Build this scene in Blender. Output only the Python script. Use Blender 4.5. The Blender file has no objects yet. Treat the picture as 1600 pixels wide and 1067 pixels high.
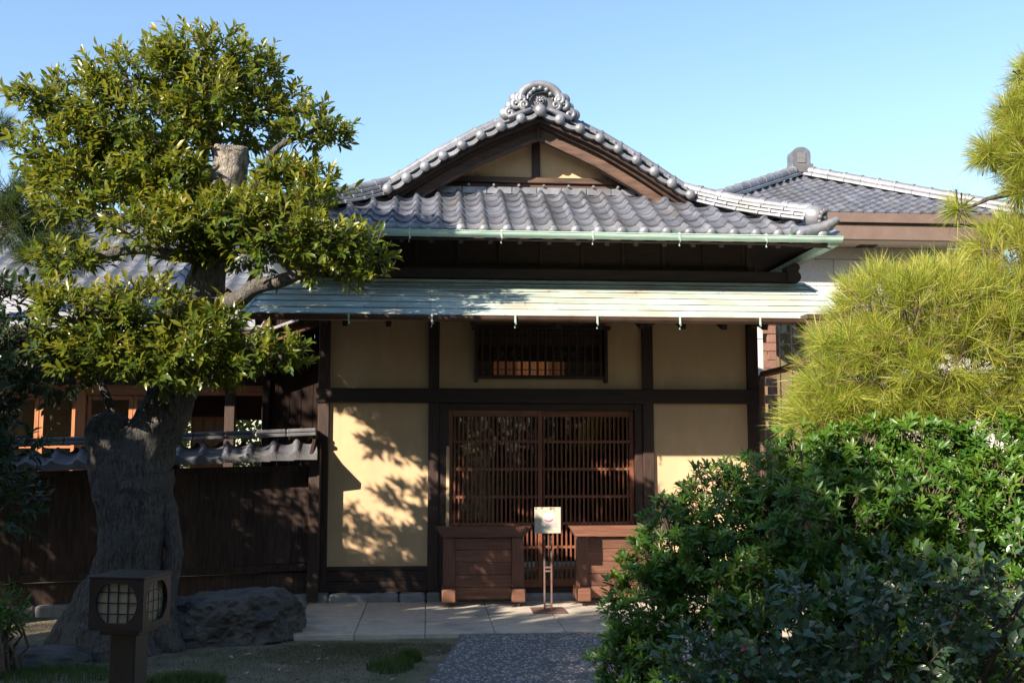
import bpy, math, random
import numpy as np
from mathutils import Vector, Matrix, noise

R = math.radians
sc = bpy.context.scene

# ------------------------------------------------------------------ camera, sky, sun, exposure
CAM = np.array([0.0, -10.9, 1.49])
FPX = 1634.0
PITCH = math.atan(172.5 / FPX)
YAW = math.atan(128 / FPX * math.cos(PITCH))
cd = bpy.data.cameras.new('camera')
cam = bpy.data.objects.new('camera', cd)
sc.collection.objects.link(cam)
cam.location = CAM
cam.rotation_euler = (math.pi / 2 + PITCH, 0, -YAW)
cd.sensor_width = 36.0
cd.lens = 36.0 * FPX / 1600
cd.clip_start = 0.05
cd.clip_end = 2000
sc.camera = cam

SUNV = Vector((1.03, 1.0, -0.77)).normalized()          # direction the light travels
world = bpy.data.worlds.new('World')
sc.world = world
world.use_nodes = True
wn = world.node_tree.nodes
sky = wn.new('ShaderNodeTexSky')
sky.sky_type = 'NISHITA'
sky.sun_disc = False
sky.sun_elevation = math.asin(-SUNV.z)
sky.sun_rotation = math.atan2(-SUNV.x, -SUNV.y)
sky.air_density = 1.15
sky.dust_density = 0.4
sky.ozone_density = 2.8
world.node_tree.links.new(sky.outputs[0], wn['Background'].inputs[0])
wn['Background'].inputs[1].default_value = 0.116
sd = bpy.data.lights.new('sun', 'SUN')
sd.energy = 5.0
sd.angle = R(0.53)
sd.color = (1.0, 0.87, 0.72)
sun = bpy.data.objects.new('sun', sd)
sc.collection.objects.link(sun)
sun.rotation_euler = SUNV.to_track_quat('-Z', 'Y').to_euler()
sc.view_settings.view_transform = 'Standard'
sc.view_settings.look = 'None'
sc.view_settings.gamma = 1
sc.view_settings.exposure = 1.2
sc.cycles.max_bounces = 8
sc.cycles.transparent_max_bounces = 12

# ------------------------------------------------------------------ helpers
col = sc.collection
WL = {}
_F = Vector((math.sin(YAW) * math.cos(PITCH), math.cos(YAW) * math.cos(PITCH), math.sin(PITCH)))
_R = Vector((math.cos(YAW), -math.sin(YAW), 0))
_U = _R.cross(_F)


def at(x, y, Y):
    """surveyed point of the photograph at the real depth Y"""
    r = _F * FPX + _R * (x - 800) + _U * (533.5 - y)
    t = (Y - CAM[1]) / r.y
    return Vector(CAM) + r * t


def onground(x, y, z=0.0):
    r = _F * FPX + _R * (x - 800) + _U * (533.5 - y)
    t = (z - CAM[2]) / r.z
    return Vector(CAM) + r * t


def tag(o, label=None, cat=None, group=None, kind=None):
    if label: o['label'] = label
    if cat: o['category'] = cat
    if group: o['group'] = group
    if kind: o['kind'] = kind
    return o


def empty(name, loc, parent=None):
    o = bpy.data.objects.new(name, None)
    col.objects.link(o)
    o.empty_display_size = 0.1
    L = Vector(loc)
    if parent is not None:
        o.parent = parent
        o.location = L - WL[parent.name]
    else:
        o.location = L
    WL[o.name] = L
    return o


def piece(name, mesh, M, parent, kind=None):
    o = bpy.data.objects.new(name, mesh)
    col.objects.link(o)
    if parent is not None:
        o.parent = parent
        o.matrix_local = Matrix.Translation(-WL[parent.name]) @ M
    else:
        o.matrix_local = M
    if kind: o['kind'] = kind
    WL[o.name] = M.to_translation()
    return o


class MB:
    def __init__(s):
        s.v = []; s.f = []; s.sm = []

    def add(s, vs, fs, smooth=False):
        n = len(s.v)
        s.v += [tuple(v) for v in vs]
        s.f += [tuple(i + n for i in f) for f in fs]
        s.sm += [smooth] * len(fs)
        return s

    def obox(s, M, hx, hy, hz, c=0.0):
        if c <= 0:
            vs = [M @ Vector((x * hx, y * hy, z * hz)) for x in (-1, 1) for y in (-1, 1) for z in (-1, 1)]
            return s.add(vs, [(0, 1, 3, 2), (4, 6, 7, 5), (0, 4, 5, 1), (2, 3, 7, 6), (0, 2, 6, 4), (1, 5, 7, 3)])
        c = min(c, hx * .45, hy * .45, hz * .45)
        H = (hx, hy, hz)
        idx = {}; vs = []
        for sx in (-1, 1):
            for sy in (-1, 1):
                for sz in (-1, 1):
                    for a in range(3):
                        p = [sx * H[0], sy * H[1], sz * H[2]]
                        for b in range(3):
                            if b != a: p[b] -= math.copysign(c, p[b])
                        idx[(sx, sy, sz, a)] = len(vs)
                        vs.append(M @ Vector(p))
        fs = []
        for a in range(3):
            o1, o2 = [b for b in range(3) if b != a]
            for sg in (-1, 1):
                q = []
                for (u, w) in ((-1, -1), (1, -1), (1, 1), (-1, 1)):
                    k = [0, 0, 0]; k[a] = sg; k[o1] = u; k[o2] = w
                    q.append(idx[(k[0], k[1], k[2], a)])
                fs.append(tuple(q if (sg > 0) == (a != 1) else q[::-1]))
        for a in range(3):
            o1, o2 = [b for b in range(3) if b != a]
            for u in (-1, 1):
                for w in (-1, 1):
                    q = []
                    for sg, ax in ((-1, o1), (1, o1), (1, o2), (-1, o2)):
                        k = [0, 0, 0]; k[a] = sg; k[o1] = u; k[o2] = w
                        q.append(idx[(k[0], k[1], k[2], ax)])
                    fs.append(tuple(q))
        for sx in (-1, 1):
            for sy in (-1, 1):
                for sz in (-1, 1):
                    fs.append(tuple(idx[(sx, sy, sz, a)] for a in range(3)))
        return s.add(vs, fs)

    def box(s, x0, x1, y0, y1, z0, z1, c=0.0):
        M = Matrix.Translation(((x0 + x1) / 2, (y0 + y1) / 2, (z0 + z1) / 2))
        return s.obox(M, abs(x1 - x0) / 2, abs(y1 - y0) / 2, abs(z1 - z0) / 2, c)

    def beam(s, a, b, w, h, c=0.0, up=(0, 0, 1)):
        a = Vector(a); b = Vector(b)
        d = (b - a); L = d.length; d.normalize()
        upv = Vector(up)
        x = d.cross(upv).normalized()
        z = x.cross(d)
        M = Matrix((x, d, z)).transposed().to_4x4()
        M.translation = (a + b) / 2
        return s.obox(M, w / 2, L / 2, h / 2, c)

    def tube(s, pts, rads, seg=10, smooth=True, cap=True, arc=None, rough=0, seed=0, capz=0):
        pts = [Vector(p) for p in pts]
        vs = []; fs = []
        n = len(pts)
        prev = None
        full = arc is None
        for i, p in enumerate(pts):
            d = (pts[min(i + 1, n - 1)] - pts[max(i - 1, 0)]).normalized()
            if prev is None:
                ref = Vector((0, 0, 1)) if abs(d.z) < .9 else Vector((1, 0, 0))
                x = d.cross(ref).normalized()
            else:
                x = (prev - d * prev.dot(d)).normalized()
            prev = x
            y = x.cross(d)
            r = rads[i] if hasattr(rads, '__len__') else rads
            for k in range(seg):
                a = 2 * math.pi * k / seg if full else arc[0] + (arc[1] - arc[0]) * k / (seg - 1)
                rr = r
                if rough:
                    q = Vector((math.cos(a) * 1.3, math.sin(a) * 1.3, i * .22 + seed))
                    rr *= 1 + rough * noise.noise(q) + rough * .5 * noise.noise(q * 2.7)
                vs.append(p + (x * math.cos(a) + y * math.sin(a)) * rr)
        m = seg if full else seg - 1
        for i in range(n - 1):
            for k in range(m):
                a = i * seg + k; b = i * seg + (k + 1) % seg
                fs.append((a, b, b + seg, a + seg))
        s.add(vs, fs, smooth)
        if cap and full:
            s.add(vs[:seg], [tuple(range(seg))])
            s.add(vs[-seg:], [tuple(range(seg))])
        return s

    def ball(s, c, r, seg=10, rings=6, sc_=(1, 1, 1)):
        c = Vector(c); vs = []; fs = []
        for i in range(rings + 1):
            t = math.pi * i / rings
            for k in range(seg):
                a = 2 * math.pi * k / seg
                vs.append(c + Vector((math.sin(t) * math.cos(a) * sc_[0], math.sin(t) * math.sin(a) * sc_[1], math.cos(t) * sc_[2])) * r)
        for i in range(rings):
            for k in range(seg):
                fs.append((i * seg + k, i * seg + (k + 1) % seg, (i + 1) * seg + (k + 1) % seg, (i + 1) * seg + k))
        return s.add(vs, fs, True)

    def prism(s, poly, y0, y1, smooth=False):
        """extrude an XZ outline along Y"""
        n = len(poly)
        vs = [(x, y0, z) for x, z in poly] + [(x, y1, z) for x, z in poly]
        fs = [tuple(range(n)), tuple(range(2 * n - 1, n - 1, -1))]
        s.add(vs, fs)
        s.add(vs, [(i, (i + 1) % n, n + (i + 1) % n, n + i) for i in range(n)], smooth)
        return s

    def mesh(s, name, mat, off=Vector((0, 0, 0))):
        me = bpy.data.meshes.new(name)
        me.from_pydata([(v[0] - off.x, v[1] - off.y, v[2] - off.z) for v in s.v], [], s.f)
        me.polygons.foreach_set('use_smooth', s.sm)
        if mat is not None: me.materials.append(mat)
        me.update()
        return me

    def build(s, name, mat, parent=None, kind=None):
        off = WL[parent.name] if parent is not None else Vector((0, 0, 0))
        o = bpy.data.objects.new(name, s.mesh(name, mat, off))
        col.objects.link(o)
        if parent is not None: o.parent = parent
        WL[o.name] = off
        if kind: o['kind'] = kind
        return o


def bx(name, mat, parent, x0, x1, y0, y1, z0, z1, c=0.004, kind=None):
    return MB().box(x0, x1, y0, y1, z0, z1, c).build(name, mat, parent, kind)


# ------------------------------------------------------------------ materials
def mat_base(name):
    m = bpy.data.materials.new(name)
    m.use_nodes = True
    nt = m.node_tree
    return m, nt, nt.nodes['Principled BSDF']


def surf(name, c1, c2, scale=8, stretch=(1, 1, 1), rough=.7, bump=.2, bdist=.01, detail=6, rnd=0.0,
         fine=0, metallic=0, spec=.5, c3=None, patch=1.3, rough2=None):
    """two-tone noisy surface; optional large patches of a third tone and per-object variation"""
    m, nt, b = mat_base(name)
    N = nt.nodes; Lk = nt.links
    g = N.new('ShaderNodeNewGeometry')
    mp = N.new('ShaderNodeMapping'); mp.inputs['Scale'].default_value = stretch
    Lk.new(g.outputs['Position'], mp.inputs[0])
    n1 = N.new('ShaderNodeTexNoise'); n1.inputs['Scale'].default_value = scale; n1.inputs['Detail'].default_value = detail
    n1.inputs['Roughness'].default_value = .65
    Lk.new(mp.outputs[0], n1.inputs['Vector'])
    rp = N.new('ShaderNodeValToRGB')
    rp.color_ramp.elements[0].position = .32; rp.color_ramp.elements[0].color = (*c1, 1)
    rp.color_ramp.elements[1].position = .68; rp.color_ramp.elements[1].color = (*c2, 1)
    Lk.new(n1.outputs[0], rp.inputs[0])
    out = rp.outputs[0]
    if c3 is not None:
        n3 = N.new('ShaderNodeTexNoise'); n3.inputs['Scale'].default_value = patch; n3.inputs['Detail'].default_value = 5
        Lk.new(g.outputs['Position'], n3.inputs['Vector'])
        r3 = N.new('ShaderNodeValToRGB'); r3.color_ramp.elements[0].position = .5; r3.color_ramp.elements[1].position = .68
        Lk.new(n3.outputs[0], r3.inputs[0])
        mx = N.new('ShaderNodeMix'); mx.data_type = 'RGBA'
        Lk.new(r3.outputs[0], mx.inputs['Factor']); Lk.new(out, mx.inputs['A']); mx.inputs['B'].default_value = (*c3, 1)
        out = mx.outputs['Result']
    if rnd:
        oi = N.new('ShaderNodeObjectInfo')
        mr = N.new('ShaderNodeMapRange'); mr.inputs['To Min'].default_value = 1 - rnd; mr.inputs['To Max'].default_value = 1 + rnd
        Lk.new(oi.outputs['Random'], mr.inputs['Value'])
        hs = N.new('ShaderNodeHueSaturation')
        Lk.new(mr.outputs[0], hs.inputs['Value']); Lk.new(out, hs.inputs['Color'])
        out = hs.outputs[0]
    Lk.new(out, b.inputs['Base Color'])
    b.inputs['Roughness'].default_value = rough
    if rough2 is not None:
        mr2 = N.new('ShaderNodeMapRange'); mr2.inputs['To Min'].default_value = rough; mr2.inputs['To Max'].default_value = rough2
        Lk.new(n1.outputs[0], mr2.inputs['Value']); Lk.new(mr2.outputs[0], b.inputs['Roughness'])
    b.inputs['Metallic'].default_value = metallic
    b.inputs['Specular IOR Level'].default_value = spec
    if bump:
        n2 = N.new('ShaderNodeTexNoise'); n2.inputs['Scale'].default_value = fine or scale * 3; n2.inputs['Detail'].default_value = 5
        Lk.new(mp.outputs[0], n2.inputs['Vector'])
        bp = N.new('ShaderNodeBump'); bp.inputs['Strength'].default_value = bump; bp.inputs['Distance'].default_value = bdist
        Lk.new(n2.outputs[0], bp.inputs['Height'])
        Lk.new(bp.outputs[0], b.inputs['Normal'])
    return m


def leafmat(name, stops, rough=.42, trans=.3, tcol=(.35, .42, .04), spec=.5):
    m, nt, b = mat_base(name)
    N = nt.nodes; Lk = nt.links
    a = N.new('ShaderNodeAttribute'); a.attribute_name = 'rnd'
    rp = N.new('ShaderNodeValToRGB')
    els = rp.color_ramp.elements
    while len(els) < len(stops): els.new(.5)
    for e, (p, c) in zip(els, stops): e.position = p; e.color = (*c, 1)
    Lk.new(a.outputs['Fac'], rp.inputs[0])
    Lk.new(rp.outputs[0], b.inputs['Base Color'])
    b.inputs['Roughness'].default_value = rough
    b.inputs['Specular IOR Level'].default_value = spec
    t = N.new('ShaderNodeBsdfTranslucent')
    mxc = N.new('ShaderNodeMix'); mxc.data_type = 'RGBA'; mxc.inputs['Factor'].default_value = .5
    Lk.new(rp.outputs[0], mxc.inputs['A']); mxc.inputs['B'].default_value = (*tcol, 1)
    Lk.new(mxc.outputs['Result'], t.inputs['Color'])
    ms = N.new('ShaderNodeMixShader'); ms.inputs[0].default_value = trans
    Lk.new(b.outputs[0], ms.inputs[1]); Lk.new(t.outputs[0], ms.inputs[2])
    Lk.new(ms.outputs[0], N['Material Output'].inputs[0])
    return m


def glassmat(name, tint=(.9, .95, .95)):
    m = bpy.data.materials.new(name); m.use_nodes = True
    nt = m.node_tree; N = nt.nodes; N.remove(N['Principled BSDF'])
    f = N.new('ShaderNodeFresnel'); f.inputs[0].default_value = 1.38
    g = N.new('ShaderNodeBsdfGlossy'); g.inputs['Roughness'].default_value = .02
    t = N.new('ShaderNodeBsdfTransparent'); t.inputs[0].default_value = (*tint, 1)
    ms = N.new('ShaderNodeMixShader')
    nt.links.new(f.outputs[0], ms.inputs[0]); nt.links.new(t.outputs[0], ms.inputs[1]); nt.links.new(g.outputs[0], ms.inputs[2])
    nt.links.new(ms.outputs[0], N['Material Output'].inputs[0])
    return m


M_ = {}
M_['plaster'] = surf('ochre_plaster', (.58, .402, .228), (.68, .482, .285), 3.5, (2.2, 2.2, .7), rough=.9, bump=.14, bdist=.004, fine=90, c3=(.57, .40, .24), patch=1.4)
M_['wood_v'] = surf('dark_timber_vertical', (.020, .011, .009), (.062, .031, .021), 9, (6, 6, .5), rough=.62, bump=.35, bdist=.004, rnd=.18)
M_['wood_h'] = surf('dark_timber_horizontal', (.018, .010, .008), (.052, .027, .018), 9, (.5, 6, 6), rough=.62, bump=.35, bdist=.004, rnd=.18)
M_['shade_board'] = surf('shade_darkened_board', (.012, .008, .007), (.032, .019, .014), 10, (6, 6, .4), rough=.85, bump=.4, bdist=.004, rnd=.2, spec=.15)  # dark stained boards, their shade put into the near-black colour
M_['red_v'] = surf('red_brown_lattice', (.13, .042, .021), (.23, .08, .038), 10, (6, 6, .5), rough=.55, bump=.25, bdist=.003, rnd=.22)
M_['red_h'] = surf('red_brown_rail', (.17, .062, .032), (.30, .12, .062), 10, (.5, 6, 6), rough=.6, bump=.3, bdist=.004, rnd=.15)
M_['warm_h'] = surf('warm_brown_board', (.10, .042, .026), (.20, .088, .052), 8, (.45, 5, 7), rough=.6, bump=.35, bdist=.004, rnd=.2)
M_['barge'] = surf('weathered_bargeboard', (.045, .027, .020), (.15, .085, .058), 6, (.5, 4, 5), rough=.75, bump=.4, bdist=.004, rnd=.15)
M_['warm_v'] = surf('warm_brown_stile', (.10, .042, .026), (.20, .088, .052), 8, (6, 6, .45), rough=.6, bump=.35, bdist=.004, rnd=.2)
M_['orange_v'] = surf('orange_cedar', (.38, .14, .05), (.55, .23, .09), 8, (6, 6, .5), rough=.5, bump=.2, bdist=.003, rnd=.12)
M_['orange_h'] = surf('orange_cedar_rail', (.34, .12, .045), (.50, .20, .08), 8, (.5, 6, 6), rough=.5, bump=.2, bdist=.003, rnd=.12)
M_['fence'] = surf('weathered_fence_board', (.020, .013, .010), (.082, .048, .035), 12, (5, 5, .35), rough=.8, bump=.5, bdist=.004, rnd=.22)
M_['tile'] = surf('smoked_clay_tile', (.105, .114, .140), (.215, .228, .268), 7, rough=.36, rough2=.6, bump=.18, bdist=.004, fine=40, rnd=.22, spec=.6, c3=(.15, .15, .155), patch=2.2, metallic=.3)
M_['tile_light'] = surf('silver_ridge_tile', (.16, .168, .19), (.29, .30, .325), 9, rough=.34, rough2=.55, bump=.2, bdist=.003, fine=50, rnd=.16, spec=.6, c3=(.20, .20, .20), patch=3, metallic=.3)
M_['tile_dark'] = surf('dark_wall_tile', (.09, .09, .10), (.17, .17, .185), 9, rough=.5, bump=.25, bdist=.004, fine=50, rnd=.2, c3=(.16, .16, .15), patch=5)
M_['verdigris'] = surf('verdigris_copper', (.42, .52, .47), (.60, .66, .57), 6, (1, 2, 2), rough=.42, bump=.12, bdist=.003, rnd=.10, c3=(.50, .47, .37), patch=2.4, spec=.7)
M_['gutter_green'] = surf('pale_green_copper', (.32, .47, .40), (.50, .63, .55), 10, (.5, 3, 3), rough=.55, bump=.1, bdist=.002, rnd=.06)
M_['brown_metal'] = surf('brown_copper', (.085, .05, .036), (.14, .085, .062), 8, rough=.45, bump=.08, bdist=.002, metallic=.3)
M_['stone'] = surf('foundation_stone', (.20, .20, .205), (.32, .32, .32), 14, rough=.85, bump=.4, bdist=.008, rnd=.12, c3=(.18, .18, .17), patch=4)
M_['slab'] = surf('paving_slab_concrete', (.45, .39, .31), (.58, .51, .41), 10, rough=.85, bump=.25, bdist=.005, fine=90, rnd=.07, c3=(.32, .295, .26), patch=2.4)
M_['aggregate'] = surf('aggregate_bed', (.09, .086, .082), (.17, .165, .16), 60, rough=.85, bump=.7, bdist=.01, fine=120)
M_['soil'] = surf('bare_soil', (.14, .115, .075), (.26, .22, .14), 5, rough=.95, bump=.9, bdist=.03, fine=34, c3=(.11, .12, .05), patch=1.6)
M_['rock'] = surf('dark_garden_rock', (.034, .031, .028), (.13, .122, .112), 5, rough=.8, bump=1, bdist=.03, fine=22, c3=(.12, .115, .10), patch=3.2)
M_['bark'] = surf('grey_bark', (.026, .023, .020), (.19, .172, .155), 26, (2.0, 2.0, .55), rough=.9, bump=1, bdist=.03, fine=60, c3=(.11, .11, .105), patch=6)
M_['twig'] = surf('twig_bark', (.07, .05, .035), (.16, .12, .085), 30, rough=.85, bump=.3)
M_['cut'] = surf('bleached_cut_wood', (.13, .11, .09), (.46, .41, .35), 14, (3, 3, 1.2), rough=.9, bump=1, bdist=.03, c3=(.09, .075, .06), patch=11)
M_['lantern'] = surf('purple_brown_lantern_paint', (.012, .010, .013), (.024, .019, .023), 12, rough=.45, bump=.1, bdist=.002)
M_['paper'] = surf('lantern_cream_glass', (.36, .31, .22), (.46, .40, .28), 4, rough=.5, bump=0)
M_['stucco_n'] = surf('grey_stone_panel', (.54, .51, .48), (.66, .63, .60), 22, rough=.85, bump=.35, bdist=.006, rnd=.08)
M_['brick'] = surf('brown_quoin_brick', (.17, .088, .062), (.25, .135, .10), 20, rough=.85, bump=.3, rnd=.15)
M_['fascia'] = surf('brown_fascia', (.15, .105, .085), (.19, .135, .11), 4, rough=.5, bump=.03)
M_['soffit'] = surf('cream_soffit', (.52, .44, .37), (.58, .49, .41), 3, rough=.8, bump=.05)
M_['zinc'] = surf('grey_sheet_metal', (.32, .32, .34), (.42, .42, .44), 6, (.4, 3, 3), rough=.45, bump=.05, metallic=.2, rnd=.06)
M_['glass'] = glassmat('window_glass')
M_['iron'] = surf('rusty_brown_iron', (.13, .075, .065), (.20, .12, .10), 20, rough=.6, bump=.1)
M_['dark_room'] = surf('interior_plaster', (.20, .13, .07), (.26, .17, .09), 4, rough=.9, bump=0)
M_['pebble'] = surf('river_pebble', (.11, .11, .115), (.42, .40, .38), 45, rough=.6, bump=0, detail=1)
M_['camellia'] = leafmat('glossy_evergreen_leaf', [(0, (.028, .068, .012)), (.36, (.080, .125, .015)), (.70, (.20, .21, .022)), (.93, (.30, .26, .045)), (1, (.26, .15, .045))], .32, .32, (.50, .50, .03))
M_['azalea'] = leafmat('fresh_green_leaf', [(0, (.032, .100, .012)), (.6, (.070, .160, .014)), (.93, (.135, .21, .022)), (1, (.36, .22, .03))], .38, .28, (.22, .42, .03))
M_['bluegreen'] = leafmat('dull_blue_green_leaf', [(0, (.034, .075, .036)), (.6, (.08, .145, .075)), (.88, (.15, .20, .12)), (.96, (.22, .20, .14)), (1, (.34, .06, .03))], .24, .18, (.15, .25, .08))
M_['darkleaf'] = leafmat('dark_shrub_leaf', [(0, (.018, .040, .018)), (1, (.045, .075, .028))], .4, .2, (.15, .22, .04))
M_['needle'] = leafmat('pine_needle', [(0, (.06, .125, .018)), (.4, (.24, .33, .034)), (.80, (.58, .58, .11)), (1, (.48, .32, .13))], .45, .42, (.60, .56, .05))
M_['needle_dark'] = leafmat('dark_pine_needle', [(0, (.015, .04, .012)), (1, (.04, .075, .02))], .5, .15)
M_['grass'] = leafmat('grass_blade', [(0, (.03, .075, .012)), (.8, (.06, .12, .02)), (1, (.16, .15, .06))], .6, .3, (.2, .3, .04))
M_['moss'] = leafmat('dry_moss', [(0, (.07, .085, .032)), (.5, (.13, .13, .06)), (.85, (.19, .175, .095)), (1, (.20, .18, .11))], .8, .2, (.2, .2, .06))
M_['fallen'] = leafmat('fallen_leaf_dry', [(0, (.20, .11, .05)), (.6, (.34, .28, .18)), (1, (.45, .42, .36))], .7, .1)

# shoji paper that glows a little from the room behind
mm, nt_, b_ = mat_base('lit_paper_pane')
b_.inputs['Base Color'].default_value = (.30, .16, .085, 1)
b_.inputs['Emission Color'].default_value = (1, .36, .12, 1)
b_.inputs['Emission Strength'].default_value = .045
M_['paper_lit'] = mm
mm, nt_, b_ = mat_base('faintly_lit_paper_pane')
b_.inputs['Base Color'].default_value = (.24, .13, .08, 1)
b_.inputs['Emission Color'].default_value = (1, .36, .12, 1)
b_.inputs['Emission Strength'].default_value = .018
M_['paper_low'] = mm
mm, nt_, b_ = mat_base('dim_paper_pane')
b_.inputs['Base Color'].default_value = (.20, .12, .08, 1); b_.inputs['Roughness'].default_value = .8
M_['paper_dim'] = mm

rng = random.Random(7)

# ------------------------------------------------------------------ ground, path, paving
g = MB()
N_ = 46
def gz(x, y):
    d = math.hypot(x, y + 4)
    if d > 30: return -.06
    return -.055 + .028 * noise.noise(Vector((x * .7, y * .7, 3))) + .012 * noise.noise(Vector((x * 3, y * 3, 9)))
xs = sorted(set([-900, -300, -100, -40, -20] + [-12 + i * .22 for i in range(110)] + [20, 40, 100, 300, 900]))
ys = sorted(set([-900, -300, -100, -40, -20] + [-12 + i * .22 for i in range(80)] + [10, 20, 40, 100, 300, 900]))
gv = [(x, y, gz(x, y) if y < -1.85 or x < -1.2 else -.07) for y in ys for x in xs]
gf = [(j * len(xs) + i, j * len(xs) + i + 1, (j + 1) * len(xs) + i + 1, (j + 1) * len(xs) + i) for j in range(len(ys) - 1) for i in range(len(xs) - 1)]
tag(MB().add(gv, gf, True).build('ground', M_['soil']), kind='structure')

# path of exposed pebbles
pl = [(-.75, -12.5), (-.30, -7.0), (-.10, -4.6), (-.02, -3.9), (.12, -3.0), (.23, -2.35), (.26, -2.03)]
_p = []
for (xa, ya), (xb, yb) in zip(pl[:-1], pl[1:]):
    nn_ = max(2, int(abs(yb - ya) / .06))
    for k in range(nn_):
        t = k / nn_; yy = ya + (yb - ya) * t
        _p.append((xa + (xb - xa) * t + .045 * noise.noise(Vector((yy * 5, 1, 0))) + .02 * noise.noise(Vector((yy * 17, 4, 0))), yy))
pl = _p + [pl[-1]]
pm = MB()
pv = []
for (x, y) in pl: pv += [(x, y, -.008), (2.6, y, -.008)]
pm.add(pv, [(2 * i, 2 * i + 1, 2 * i + 3, 2 * i + 2) for i in range(len(pl) - 1)])
pm.add([(x, y, -.008) for x, y in pl] + [(x - .01, y, -.12) for x, y in pl], [(i, i + 1, len(pl) + i + 1, len(pl) + i) for i in range(len(pl) - 1)])
path = tag(pm.build('path', M_['aggregate']), kind='structure')


def pebbles():
    vs = []; fs = []
    r = random.Random(3)
    tmpl = [(1, 0, 0), (.5, .8, 0), (-.5, .8, 0), (-1, 0, 0), (-.5, -.8, 0), (.5, -.8, 0), (.45, .3, .55), (-.45, .3, .55), (-.3, -.4, .55), (.35, -.35, .55)]
    tf = [(0, 1, 6), (1, 2, 7, 6), (2, 3, 7), (3, 4, 8, 7), (4, 5, 9, 8), (5, 0, 6, 9), (6, 7, 8, 9)]
    while len(fs) < 7 * 9000:
        y = -2.05 - r.random() ** 1.2 * 4.6
        x = r.uniform(-.3, 2.3)
        xl = np.interp(y, [p[1] for p in pl], [p[0] for p in pl])
        if x < xl + .02: continue
        s = r.uniform(.006, .016); a = r.uniform(0, 6.3); e = r.uniform(.55, 1)
        n = len(vs)
        for (u, v, w) in tmpl:
            u *= s; v *= s * e
            vs.append((x + u * math.cos(a) - v * math.sin(a), y + u * math.sin(a) + v * math.cos(a), -.008 + w * s * .7))
        fs += [tuple(i + n for i in f) for f in tf]
    return MB().add(vs, fs, True).build('pebble_bed', M_['pebble'], path, 'stuff')
pebbles()

# paving slabs: one by one on a bed
pav = tag(bx('pavement', M_['stone'], None, -1.15, 3.9, -1.985, -.16, -.12, -.012, 0), kind='structure')
jx = [-1.19, -.612, -.028, .553, 1.146, 1.735, 2.33, 2.92, 3.5]
for j, (y0, y1) in enumerate(((-2.0, -1.1), (-1.1, -.17))):
    for i in range(len(jx) - 1):
        a = jx[i]; b = jx[i + 1]
        mbs = MB().box(a + .004, b - .004, y0 + .003, y1 - .003, -.075 + rng.uniform(-.002, 0), rng.uniform(-.002, .002), .006)
        mbs.build('paving_slab', M_['slab'], pav)

# ------------------------------------------------------------------ entrance house
house = tag(empty('entrance_house', (1.16, 0, 0)), 'ochre plastered timber entrance house with grey tiled gable roof and green copper eave', 'house')
PX = [(-1.15, -1.035), (-.02, .09), (2.225, 2.34), (3.355, 3.475)]
# foundation stones
fx = [(-1.20, -1.0), (-.995, -.30), (-.295, -.03), (-.02, .12)]
for a, b in fx: bx('foundation_stone', M_['stone'], house, a, b - .006, -.16, .1, -.1, .085 + rng.uniform(-.012, .01), .018)
for a, b in [(.2, .9), (.905, 1.5), (1.505, 2.15), (2.2, 2.4), (2.405, 3.3), (3.3, 3.55)]:
    bx('foundation_stone', M_['stone'], house, a, b - .006, -.12, .1, -.1, .06 + rng.uniform(-.008, .008), .014)
for a, b in PX: bx('post', M_['wood_v'], house, a, b, -.045, .075, .085, 3.30, .006)
bx('middle_beam', M_['wood_h'], house, -1.17, 3.49, -.062, .07, 1.995, 2.145, .006)
bx('wall_plate', M_['wood_h'], house, -1.17, 3.49, -.055, .07, 2.93, 3.05, .006)
# plaster panels
for (x0, x1, z0, z1) in [(-1.04, -.015, .33, 2.0), (-1.04, -.015, 2.14, 2.94), (2.335, 3.36, .33, 2.0), (2.335, 3.36, 2.14, 2.94)]:
    bx('plaster_panel', M_['plaster'], house, x0, x1, 0, .06, z0, z1, 0)
bx('plaster_panel', M_['plaster'], house, .085, .47, 0, .06, 2.14, 2.94, 0)
bx('plaster_panel', M_['plaster'], house, 1.83, 2.23, 0, .06, 2.14, 2.94, 0)
bx('plaster_panel', M_['plaster'], house, .47, 1.83, 0, .06, 2.14, 2.26, 0)
bx('plaster_panel', M_['plaster'], house, .47, 1.83, 0, .06, 2.76, 2.94, 0)
# wainscot boards under the panels
for (x0, x1) in [(-1.035, -.02), (2.34, 3.355)]:
    bx('sill_rail', M_['wood_h'], house, x0, x1, -.03, .05, .295, .335, .004)
    bx('base_board', M_['wood_h'], house, x0, x1, -.018, .04, .19, .295, .003)
    bx('base_board', M_['wood_h'], house, x0, x1, -.022, .04, .08, .187, .003)
# rest of the body behind
bx('side_wall', M_['wood_v'], house, -1.11, -1.04, .075, 6, .02, 3.6, 0)
bx('side_wall', M_['wood_v'], house, 3.36, 3.43, .075, 6, .02, 3.6, 0)
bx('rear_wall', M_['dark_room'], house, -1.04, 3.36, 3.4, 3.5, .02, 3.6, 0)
bx('floor', M_['warm_h'], house, -1.04, 3.36, 1.2, 3.4, .3, .36, 0)
bx('floor', M_['slab'], house, -1.04, 3.36, .08, 1.2, -.02, .04, 0)
bx('ceiling', M_['warm_h'], house, -1.04, 3.36, .07, 3.4, 2.9, 2.95, 0)
bx('inner_partition', M_['orange_v'], house, .1, .8, 2.2, 2.25, .36, 2.9, 0)
for k in range(4):
    bx('inner_post', M_['warm_v'], house, .82 + k * .75, .92 + k * .75, 2.3, 2.4, .36, 2.9, .004)

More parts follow.
